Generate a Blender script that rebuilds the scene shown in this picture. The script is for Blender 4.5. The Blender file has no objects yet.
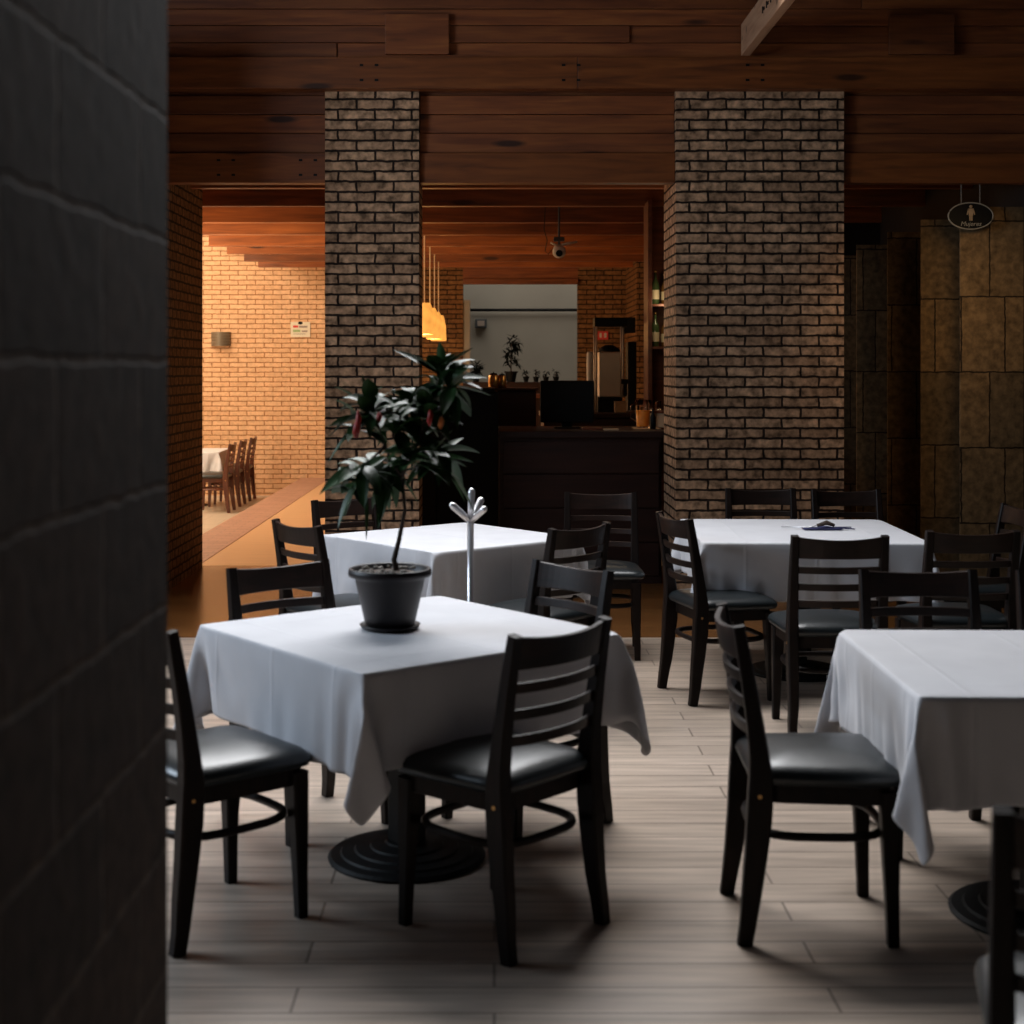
import bpy, bmesh, math, random
from mathutils import Vector, Matrix
PI=math.pi; R=math.radians
C=bpy.context.scene.collection
# ---------------------------------------------------------------- camera geometry
H=1.58; F=1450.0; CX=495.0; CY=368.0
def PX(px,Y): return (px-CX)*Y/F
def PZ(py,Y): return H-(py-CY)*Y/F
# ---------------------------------------------------------------- materials
def newmat(name):
    m=bpy.data.materials.new(name); m.use_nodes=True
    nt=m.node_tree; b=nt.nodes['Principled BSDF']; return m,nt,b
def N(nt,t,**k):
    n=nt.nodes.new(t)
    for a,v in k.items():
        if a in n.inputs.keys() if hasattr(n,'inputs') else False: n.inputs[a].default_value=v
        else: setattr(n,a,v)
    return n
def ramp(nt,pts):
    r=nt.nodes.new('ShaderNodeValToRGB'); e=r.color_ramp.elements
    while len(e)<len(pts): e.new(.5)
    for i,(p,c) in enumerate(pts): e[i].position=p; e[i].color=(*c,1)
    return r
def mapping(nt,scale=(1,1,1),src='Object'):
    tc=nt.nodes.new('ShaderNodeTexCoord'); mp=nt.nodes.new('ShaderNodeMapping')
    mp.inputs['Scale'].default_value=scale
    nt.links.new(tc.outputs[src],mp.inputs['Vector']); return mp
def plain(name,col,rough=.5,metal=0,spec=.5,noise=0,nscale=8,bump=0,trans=0,coat=0,ior=1.45):
    m,nt,b=newmat(name)
    b.inputs['Base Color'].default_value=(*col,1); b.inputs['Roughness'].default_value=rough
    b.inputs['Metallic'].default_value=metal; b.inputs['Specular IOR Level'].default_value=spec
    b.inputs['Transmission Weight'].default_value=trans; b.inputs['Coat Weight'].default_value=coat; b.inputs['IOR'].default_value=ior
    mp=mapping(nt); n=nt.nodes.new('ShaderNodeTexNoise'); n.inputs['Scale'].default_value=nscale; n.inputs['Detail'].default_value=5
    nt.links.new(mp.outputs[0],n.inputs['Vector'])
    k=max(noise,.04)
    r=ramp(nt,[(.25,tuple(c*(1-k) for c in col)),(.75,tuple(min(1,c*(1+k)) for c in col))])
    nt.links.new(n.outputs['Fac'],r.inputs['Fac']); nt.links.new(r.outputs['Color'],b.inputs['Base Color'])
    if bump:
        bp=nt.nodes.new('ShaderNodeBump'); bp.inputs['Strength'].default_value=bump; bp.inputs['Distance'].default_value=.01
        nt.links.new(n.outputs['Fac'],bp.inputs['Height']); nt.links.new(bp.outputs[0],b.inputs['Normal'])
    return m
def wood(name,cols,scale=(1.2,14,14),rough=.5,bump=.15,knots=True,spec=.5,coat=0):
    m,nt,b=newmat(name)
    mp=mapping(nt,scale)
    oi=nt.nodes.new('ShaderNodeObjectInfo')
    add=nt.nodes.new('ShaderNodeVectorMath'); add.operation='ADD'
    mul=nt.nodes.new('ShaderNodeVectorMath'); mul.operation='SCALE'
    cmb=nt.nodes.new('ShaderNodeCombineXYZ')
    for i in range(3): nt.links.new(oi.outputs['Random'],cmb.inputs[i])
    mul.inputs['Scale'].default_value=37.0
    nt.links.new(cmb.outputs[0],mul.inputs[0]); nt.links.new(mp.outputs[0],add.inputs[0]); nt.links.new(mul.outputs[0],add.inputs[1])
    n=nt.nodes.new('ShaderNodeTexNoise'); n.inputs['Scale'].default_value=1.6; n.inputs['Detail'].default_value=7; n.inputs['Distortion'].default_value=.6
    nt.links.new(add.outputs[0],n.inputs['Vector'])
    r=ramp(nt,[(.3,cols[0]),(.52,cols[1]),(.75,cols[2])])
    nt.links.new(n.outputs['Fac'],r.inputs['Fac']); out=r.outputs['Color']
    # per-board variation
    hs=nt.nodes.new('ShaderNodeHueSaturation'); mr=nt.nodes.new('ShaderNodeMapRange')
    mr.inputs['To Min'].default_value=.7; mr.inputs['To Max'].default_value=1.25
    nt.links.new(oi.outputs['Random'],mr.inputs['Value']); nt.links.new(mr.outputs[0],hs.inputs['Value']); nt.links.new(out,hs.inputs['Color']); out=hs.outputs[0]
    if knots:
        mp2=mapping(nt,(1.1,5,5)); ad2=nt.nodes.new('ShaderNodeVectorMath'); ad2.operation='ADD'
        nt.links.new(mp2.outputs[0],ad2.inputs[0]); nt.links.new(mul.outputs[0],ad2.inputs[1])
        v=nt.nodes.new('ShaderNodeTexVoronoi'); v.inputs['Scale'].default_value=1.0
        nt.links.new(ad2.outputs[0],v.inputs['Vector'])
        rr=ramp(nt,[(.08,(1,1,1)),(.15,(0,0,0))]); nt.links.new(v.outputs['Distance'],rr.inputs['Fac'])
        mx=nt.nodes.new('ShaderNodeMixRGB'); mx.inputs['Color2'].default_value=(cols[0][0]*.3,cols[0][1]*.3,cols[0][2]*.3,1)
        nt.links.new(rr.outputs['Color'],mx.inputs['Fac']); nt.links.new(out,mx.inputs['Color1']); out=mx.outputs[0]
    nt.links.new(out,b.inputs['Base Color'])
    b.inputs['Roughness'].default_value=rough; b.inputs['Specular IOR Level'].default_value=spec; b.inputs['Coat Weight'].default_value=coat
    bp=nt.nodes.new('ShaderNodeBump'); bp.inputs['Strength'].default_value=bump; bp.inputs['Distance'].default_value=.004
    nt.links.new(n.outputs['Fac'],bp.inputs['Height']); nt.links.new(bp.outputs[0],b.inputs['Normal'])
    return m
def brick(name,c1,c2,mortar,bw=.25,bh=.0695,ms=.009,rough=.85,bump=.8,floor=False,offs=.5,msmooth=.25,dist=.012,squash=1.0,varn=.5,spec=.15):
    m,nt,b=newmat(name)
    tc=nt.nodes.new('ShaderNodeTexCoord'); sx=nt.nodes.new('ShaderNodeSeparateXYZ'); nt.links.new(tc.outputs['Object'],sx.inputs[0])
    # wobble so that courses are hand laid
    no=nt.nodes.new('ShaderNodeTexNoise'); no.inputs['Scale'].default_value=16; no.inputs['Detail'].default_value=3
    nt.links.new(tc.outputs['Object'],no.inputs['Vector'])
    cm=nt.nodes.new('ShaderNodeCombineXYZ')
    if floor:
        nt.links.new(sx.outputs['X'],cm.inputs['X']); nt.links.new(sx.outputs['Y'],cm.inputs['Y'])
    else:
        ad=nt.nodes.new('ShaderNodeMath'); ad.operation='ADD'
        nt.links.new(sx.outputs['X'],ad.inputs[0]); nt.links.new(sx.outputs['Y'],ad.inputs[1])
        nt.links.new(ad.outputs[0],cm.inputs['X']); nt.links.new(sx.outputs['Z'],cm.inputs['Y'])
    wob=nt.nodes.new('ShaderNodeVectorMath'); wob.operation='MULTIPLY_ADD'
    nt.links.new(no.outputs['Color'],wob.inputs[0]); wob.inputs[1].default_value=(.004,.002,0) if floor else (.020,.018,0); nt.links.new(cm.outputs[0],wob.inputs[2])
    t=nt.nodes.new('ShaderNodeTexBrick'); t.offset=offs; t.squash=squash
    t.inputs['Scale'].default_value=1; t.inputs['Brick Width'].default_value=bw; t.inputs['Row Height'].default_value=bh
    t.inputs['Mortar Size'].default_value=ms; t.inputs['Mortar Smooth'].default_value=msmooth; t.inputs['Bias'].default_value=0
    t.inputs['Color1'].default_value=(*c1,1); t.inputs['Color2'].default_value=(*c2,1); t.inputs['Mortar'].default_value=(*mortar,1)
    nt.links.new(wob.outputs[0],t.inputs['Vector'])
    n2=nt.nodes.new('ShaderNodeTexNoise'); n2.inputs['Scale'].default_value=22; n2.inputs['Detail'].default_value=6
    m2=nt.nodes.new('ShaderNodeMapping'); m2.inputs['Scale'].default_value=(.10,1,1) if floor else (1,1,1)
    nt.links.new(tc.outputs['Object'],m2.inputs['Vector']); nt.links.new(m2.outputs[0],n2.inputs['Vector'])
    mr=nt.nodes.new('ShaderNodeMapRange'); mr.inputs['From Min'].default_value=.3; mr.inputs['From Max'].default_value=.7
    mr.inputs['To Min'].default_value=1-varn; mr.inputs['To Max'].default_value=1+varn*.5; nt.links.new(n2.outputs['Fac'],mr.inputs['Value'])
    hs=nt.nodes.new('ShaderNodeHueSaturation'); nt.links.new(t.outputs['Color'],hs.inputs['Color']); nt.links.new(mr.outputs[0],hs.inputs['Value'])
    nt.links.new(hs.outputs[0],b.inputs['Base Color']); b.inputs['Roughness'].default_value=rough; b.inputs['Specular IOR Level'].default_value=.5 if floor else spec
    # height: brick high, mortar low + grit
    iv=nt.nodes.new('ShaderNodeMath'); iv.operation='SUBTRACT'; iv.inputs[0].default_value=1; nt.links.new(t.outputs['Fac'],iv.inputs[1])
    ma=nt.nodes.new('ShaderNodeMath'); ma.operation='MULTIPLY_ADD'; nt.links.new(n2.outputs['Fac'],ma.inputs[0]); ma.inputs[1].default_value=.35; nt.links.new(iv.outputs[0],ma.inputs[2])
    bp=nt.nodes.new('ShaderNodeBump'); bp.inputs['Strength'].default_value=bump; bp.inputs['Distance'].default_value=dist
    nt.links.new(ma.outputs[0],bp.inputs['Height']); nt.links.new(bp.outputs[0],b.inputs['Normal'])
    return m
def emit(name,col,s,base=(.8,.5,.2)):
    m,nt,b=newmat(name); b.inputs['Base Color'].default_value=(*base,1)
    b.inputs['Emission Color'].default_value=(*col,1)
    mp=mapping(nt); w=nt.nodes.new('ShaderNodeTexNoise'); w.inputs['Scale'].default_value=14; nt.links.new(mp.outputs[0],w.inputs['Vector'])
    mr=nt.nodes.new('ShaderNodeMapRange'); mr.inputs['To Min'].default_value=s*.6; mr.inputs['To Max'].default_value=s*1.4
    nt.links.new(w.outputs['Fac'],mr.inputs['Value']); nt.links.new(mr.outputs[0],b.inputs['Emission Strength'])
    return m
M={}
M['beam']=wood('pine_beam',[(.14,.038,.008),(.245,.068,.013),(.34,.105,.022)],rough=.5)
M['plank']=wood('pine_plank',[(.13,.034,.010),(.22,.062,.016),(.30,.098,.024)],rough=.55)
M['rafter']=wood('rafter_wood',[(.52,.27,.15),(.68,.38,.22),(.76,.46,.28)],scale=(14,1.2,14),rough=.55)
M['dark']=wood('espresso_wood',[(.006,.0035,.003),(.010,.0055,.004),(.016,.008,.006)],scale=(20,20,3),rough=.45,bump=.05,knots=False,spec=.18,coat=0)
M['rail']=wood('espresso_rail',[(.008,.0045,.0035),(.014,.007,.005),(.022,.010,.007)],scale=(3,20,20),rough=.40,bump=.05,knots=False,spec=.25,coat=.06)
M['redwood']=wood('red_brown_chair_wood',[(.07,.018,.008),(.11,.03,.013),(.15,.045,.02)],scale=(20,20,3),rough=.35,bump=.05,knots=False)
M['barwood']=wood('bar_wood',[(.018,.006,.004),(.028,.009,.0055),(.040,.013,.008)],rough=.5,spec=.3,bump=.1,knots=False)
M['cabwood']=wood('shelf_wood',[(.07,.018,.007),(.12,.032,.012),(.16,.05,.02)],rough=.45,knots=False)
M['vinyl']=plain('black_vinyl',(.009,.013,.015),rough=.34,spec=.7,noise=.1,nscale=60,bump=.04)
M['black']=plain('black_plastic',(.004,.004,.004),rough=.6,spec=.2)
M['iron']=plain('black_iron',(.007,.007,.007),rough=.6,spec=.3,noise=.2,nscale=40,bump=.1)
M['chrome']=plain('brushed_chrome',(.75,.75,.78),rough=.28,metal=.75)
M['steel']=plain('stainless_steel',(.60,.54,.46),rough=.5,metal=.25,noise=.12,nscale=5)
M['brass']=plain('copper_brass',(.62,.36,.13),rough=.3,metal=1)
M['pot']=plain('dark_plastic_pot',(.015,.012,.013),rough=.45,spec=.4,noise=.15,nscale=12)
M['soil']=plain('potting_soil',(.10,.075,.06),rough=.95,noise=.6,nscale=60,bump=.8)
M['stem']=plain('plant_stem',(.05,.032,.022),rough=.8,noise=.3,nscale=30,bump=.3)
M['flower']=plain('red_bud',(.36,.022,.016),rough=.45,noise=.3)
M['bud']=plain('orange_bud',(.55,.16,.03),rough=.45,noise=.3)
M['pebble']=plain('pale_pebble',(.28,.25,.22),rough=.8,noise=.3)
def leafmat(name,col,rough=.3):
    return plain(name,col,rough=rough,spec=.28,noise=.35,nscale=6)
M['leaf']=leafmat('glossy_leaf',(.024,.060,.018),.42)
M['leafd']=plain('dark_leaf',(.003,.005,.002),rough=.7,spec=.05)
M['brickp']=brick('grey_brown_brick',(.60,.365,.215),(.40,.235,.135),(.035,.022,.016),ms=.009,bump=.8,dist=.016,varn=.7,msmooth=.4)  # dark-brown mortar, kept dark to give the recessed joints their shade
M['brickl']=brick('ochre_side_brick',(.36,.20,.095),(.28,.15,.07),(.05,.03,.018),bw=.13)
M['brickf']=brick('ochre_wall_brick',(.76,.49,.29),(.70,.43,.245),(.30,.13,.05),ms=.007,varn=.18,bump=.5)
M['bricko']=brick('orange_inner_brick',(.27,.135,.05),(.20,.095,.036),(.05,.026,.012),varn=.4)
M['paver']=brick('terracotta_paver',(.46,.25,.17),(.40,.21,.14),(.30,.17,.12),bw=.21,bh=.105,ms=.006,floor=True,rough=.5,bump=.2,varn=.25)
M['tile']=brick('tan_walk_floor',(.66,.41,.22),(.63,.38,.20),(.58,.35,.18),bw=1.2,bh=1.2,ms=.004,floor=True,rough=.3,bump=.05,varn=.10)
M['tilep']=brick('pale_sunken_tile',(.62,.52,.40),(.58,.48,.36),(.45,.36,.26),bw=.5,bh=.5,ms=.008,floor=True,rough=.3,bump=.05,varn=.1)
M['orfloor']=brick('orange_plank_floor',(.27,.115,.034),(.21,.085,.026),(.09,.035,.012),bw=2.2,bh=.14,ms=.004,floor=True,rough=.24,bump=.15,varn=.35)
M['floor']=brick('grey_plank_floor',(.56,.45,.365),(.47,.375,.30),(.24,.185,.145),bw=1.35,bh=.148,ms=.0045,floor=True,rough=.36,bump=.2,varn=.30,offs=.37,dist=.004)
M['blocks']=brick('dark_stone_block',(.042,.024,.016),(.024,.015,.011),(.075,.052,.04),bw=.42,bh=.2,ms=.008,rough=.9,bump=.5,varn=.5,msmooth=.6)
M['slab']=brick('travertine_slab',(.21,.135,.065),(.13,.09,.048),(.03,.02,.012),bw=.30,bh=.52,ms=.006,rough=.6,bump=.3,varn=.5,offs=.35)
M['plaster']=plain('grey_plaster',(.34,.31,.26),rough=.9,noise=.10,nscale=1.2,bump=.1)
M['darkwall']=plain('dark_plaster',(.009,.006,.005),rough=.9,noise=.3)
M['darkceil']=plain('dark_ceiling_boards',(.035,.016,.009),rough=.8,noise=.3)
M['bonew']=plain('white_enamel',(.62,.58,.50),rough=.4)
M['grey']=plain('grey_plastic',(.05,.055,.06),rough=.5)
M['blue']=plain('navy_fabric',(.015,.018,.075),rough=.7,noise=.3,nscale=40)
M['signw']=plain('sign_lettering',(.24,.23,.20),rough=.6)
M['signy']=plain('sign_figure',(.32,.23,.14),rough=.6)
M['board']=plain('cream_notice',(.72,.66,.52),rough=.6)
M['red']=plain('red_print',(.65,.06,.05),rough=.5)
M['green']=plain('green_print',(.30,.42,.18),rough=.5)
M['greyp']=plain('grey_print',(.30,.24,.20),rough=.5)
M['napkin']=plain('beige_card',(.50,.33,.19),rough=.7)
M['cord']=plain('pale_cord',(.75,.55,.33),rough=.6)
M['juice']=plain('orange_juice',(.95,.28,.03),rough=.25)
M['glass']=plain('clear_glass',(.95,.95,.95),rough=.02,trans=1,ior=1.15)
M['bottleg']=plain('green_bottle_glass',(.06,.10,.04),rough=.08,spec=.8)
M['bottlea']=plain('amber_bottle_glass',(.20,.10,.03),rough=.08,spec=.8)
M['label']=plain('bottle_label',(.75,.66,.45),rough=.6)
M['shade']=emit('glowing_pendant_shade',(1,.42,.075),.95,base=(.5,.25,.08))
M['sconce']=plain('ribbed_sconce',(.20,.16,.11),rough=.4,metal=.4)
def clothmat():
    m,nt,b=newmat('white_tablecloth')
    b.inputs['Roughness'].default_value=.85; b.inputs['Sheen Weight'].default_value=.15
    tc=nt.nodes.new('ShaderNodeTexCoord'); n=nt.nodes.new('ShaderNodeTexNoise'); n.inputs['Scale'].default_value=5; n.inputs['Detail'].default_value=6
    nt.links.new(tc.outputs['Object'],n.inputs['Vector'])
    r=ramp(nt,[(.3,(.58,.58,.61)),(.7,(.65,.65,.68))]); nt.links.new(n.outputs['Fac'],r.inputs['Fac']); nt.links.new(r.outputs['Color'],b.inputs['Base Color'])
    # ironed creases
    sx=nt.nodes.new('ShaderNodeSeparateXYZ'); nt.links.new(tc.outputs['Object'],sx.inputs[0]); hs=[]
    for ax in 'XY':
        a=nt.nodes.new('ShaderNodeMath'); a.operation='PINGPONG'; a.inputs[1].default_value=.17; nt.links.new(sx.outputs[ax],a.inputs[0])
        s=nt.nodes.new('ShaderNodeMapRange'); s.inputs['From Min'].default_value=0; s.inputs['From Max'].default_value=.012; s.inputs['To Min'].default_value=1; s.inputs['To Max'].default_value=0
        nt.links.new(a.outputs[0],s.inputs['Value']); hs.append(s)
    ad=nt.nodes.new('ShaderNodeMath'); nt.links.new(hs[0].outputs[0],ad.inputs[0]); nt.links.new(hs[1].outputs[0],ad.inputs[1])
    ad2=nt.nodes.new('ShaderNodeMath'); ad2.operation='MULTIPLY_ADD'; nt.links.new(n.outputs['Fac'],ad2.inputs[0]); ad2.inputs[1].default_value=1.2; nt.links.new(ad.outputs[0],ad2.inputs[2])
    bp=nt.nodes.new('ShaderNodeBump'); bp.inputs['Strength'].default_value=.35; bp.inputs['Distance'].default_value=.004
    nt.links.new(ad2.outputs[0],bp.inputs['Height']); nt.links.new(bp.outputs[0],b.inputs['Normal'])
    return m
M['cloth']=clothmat()
# ---------------------------------------------------------------- mesh helpers
def link(name,bm,mat,parent=None,smooth=False,bevel=0,loc=None):
    me=bpy.data.meshes.new(name); bmesh.ops.recalc_face_normals(bm,faces=bm.faces); bm.to_mesh(me); bm.free()
    o=bpy.data.objects.new(name,me); C.objects.link(o)
    if isinstance(mat,str): mat=M[mat]
    me.materials.append(mat)
    if smooth:
        for p in me.polygons: p.use_smooth=True
    if bevel:
        b=o.modifiers.new('bevel','BEVEL'); b.width=bevel; b.segments=2; b.limit_method='ANGLE'
    if parent: o.parent=parent
    if loc: o.location=loc
    return o
def box(bm,x0,x1,y0,y1,z0,z1,mtx=None):
    vs=[bm.verts.new((x,y,z)) for x in (x0,x1) for y in (y0,y1) for z in (z0,z1)]
    for f in ((0,1,3,2),(4,6,7,5),(0,4,5,1),(2,3,7,6),(0,2,6,4),(1,5,7,3)): bm.faces.new([vs[i] for i in f])
    if mtx: bmesh.ops.transform(bm,matrix=mtx,verts=vs)
    return vs
def sweep(bm,pts,w,d,up=None,ch=.25):
    """chamfered-rectangle bar through pts; w,d = half sizes (list or value)."""
    n=len(pts); rings=[]; pts=[Vector(p) for p in pts]
    for i,p in enumerate(pts):
        t=(pts[min(i+1,n-1)]-pts[max(i-1,0)]).normalized()
        u=Vector(up) if up else Vector((1,0,0))
        s=(u-t*u.dot(t)).normalized(); v=t.cross(s)
        ww=w[i] if isinstance(w,(list,tuple)) else w; dd=d[i] if isinstance(d,(list,tuple)) else d
        c=min(ww,dd)*ch
        prof=[(ww-c,dd),(-ww+c,dd),(-ww,dd-c),(-ww,-dd+c),(-ww+c,-dd),(ww-c,-dd),(ww,-dd+c),(ww,dd-c)]
        rings.append([bm.verts.new(p+s*a+v*b) for a,b in prof])
    for i in range(n-1):
        for k in range(8):
            bm.faces.new((rings[i][k],rings[i][(k+1)%8],rings[i+1][(k+1)%8],rings[i+1][k]))
    bm.faces.new(rings[0]); bm.faces.new(rings[-1][::-1])
def tube(bm,pts,r,seg=10,cap=True,closed=False):
    n=len(pts); pts=[Vector(p) for p in pts]; rings=[]
    for i,p in enumerate(pts):
        if closed: t=(pts[(i+1)%n]-pts[i-1]).normalized()
        else: t=(pts[min(i+1,n-1)]-pts[max(i-1,0)]).normalized()
        a=Vector((0,0,1)) if abs(t.z)<.9 else Vector((1,0,0))
        s=t.cross(a).normalized(); v=s.cross(t)
        rr=r[i] if isinstance(r,(list,tuple)) else r
        rings.append([bm.verts.new(p+(s*math.cos(2*PI*k/seg)+v*math.sin(2*PI*k/seg))*rr) for k in range(seg)])
    m=n if closed else n-1
    for i in range(m):
        A,B=rings[i],rings[(i+1)%n]
        for k in range(seg): bm.faces.new((A[k],A[(k+1)%seg],B[(k+1)%seg],B[k]))
    if cap and not closed: bm.faces.new(rings[0]); bm.faces.new(rings[-1][::-1])
def lathe(bm,prof,seg=32,x=0,y=0,closeends=True):
    rings=[[bm.verts.new((x+r*math.cos(2*PI*k/seg),y+r*math.sin(2*PI*k/seg),z)) for k in range(seg)] for r,z in prof]
    for A,B in zip(rings,rings[1:]):
        for k in range(seg): bm.faces.new((A[k],A[(k+1)%seg],B[(k+1)%seg],B[k]))
    if closeends:
        bm.faces.new(rings[0]); bm.faces.new(rings[-1][::-1])
def thing(name,label,cat,loc=(0,0,0),rotz=0,group=None):
    o=bpy.data.objects.new(name,None); C.objects.link(o); o.location=loc; o.rotation_euler=(0,0,rotz)
    o['label']=label; o['category']=cat
    if group: o['group']=group
    o.empty_display_size=.1
    return o
def tag(o,label,cat,group=None):
    o['label']=label; o['category']=cat
    if group: o['group']=group
    return o
def struct_(name,bm,mat,**k):
    o=link(name,bm,mat,**k); o['kind']='structure'; return o
def bxs(name,x0,x1,y0,y1,z0,z1,mat,bevel=0,rot=None):
    bm=bmesh.new(); box(bm,x0,x1,y0,y1,z0,z1); return struct_(name,bm,mat,bevel=bevel)
def copy_tree(o,parent=None):
    c=o.copy(); C.objects.link(c)
    if parent: c.parent=parent
    for ch in list(o.children): copy_tree(ch,c)
    return c
_tr=[0]
def trim(x0,x1,y0,y1,z0,z1,mat,bevel=.004):
    _tr[0]+=1; 
    bm=bmesh.new(); cx,cy,cz=(x0+x1)/2,(y0+y1)/2,(z0+z1)/2
    box(bm,x0-cx,x1-cx,y0-cy,y1-cy,z0-cz,z1-cz)
    return struct_('trim_%d'%_tr[0],bm,mat,bevel=bevel,loc=(cx,cy,cz))
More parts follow.
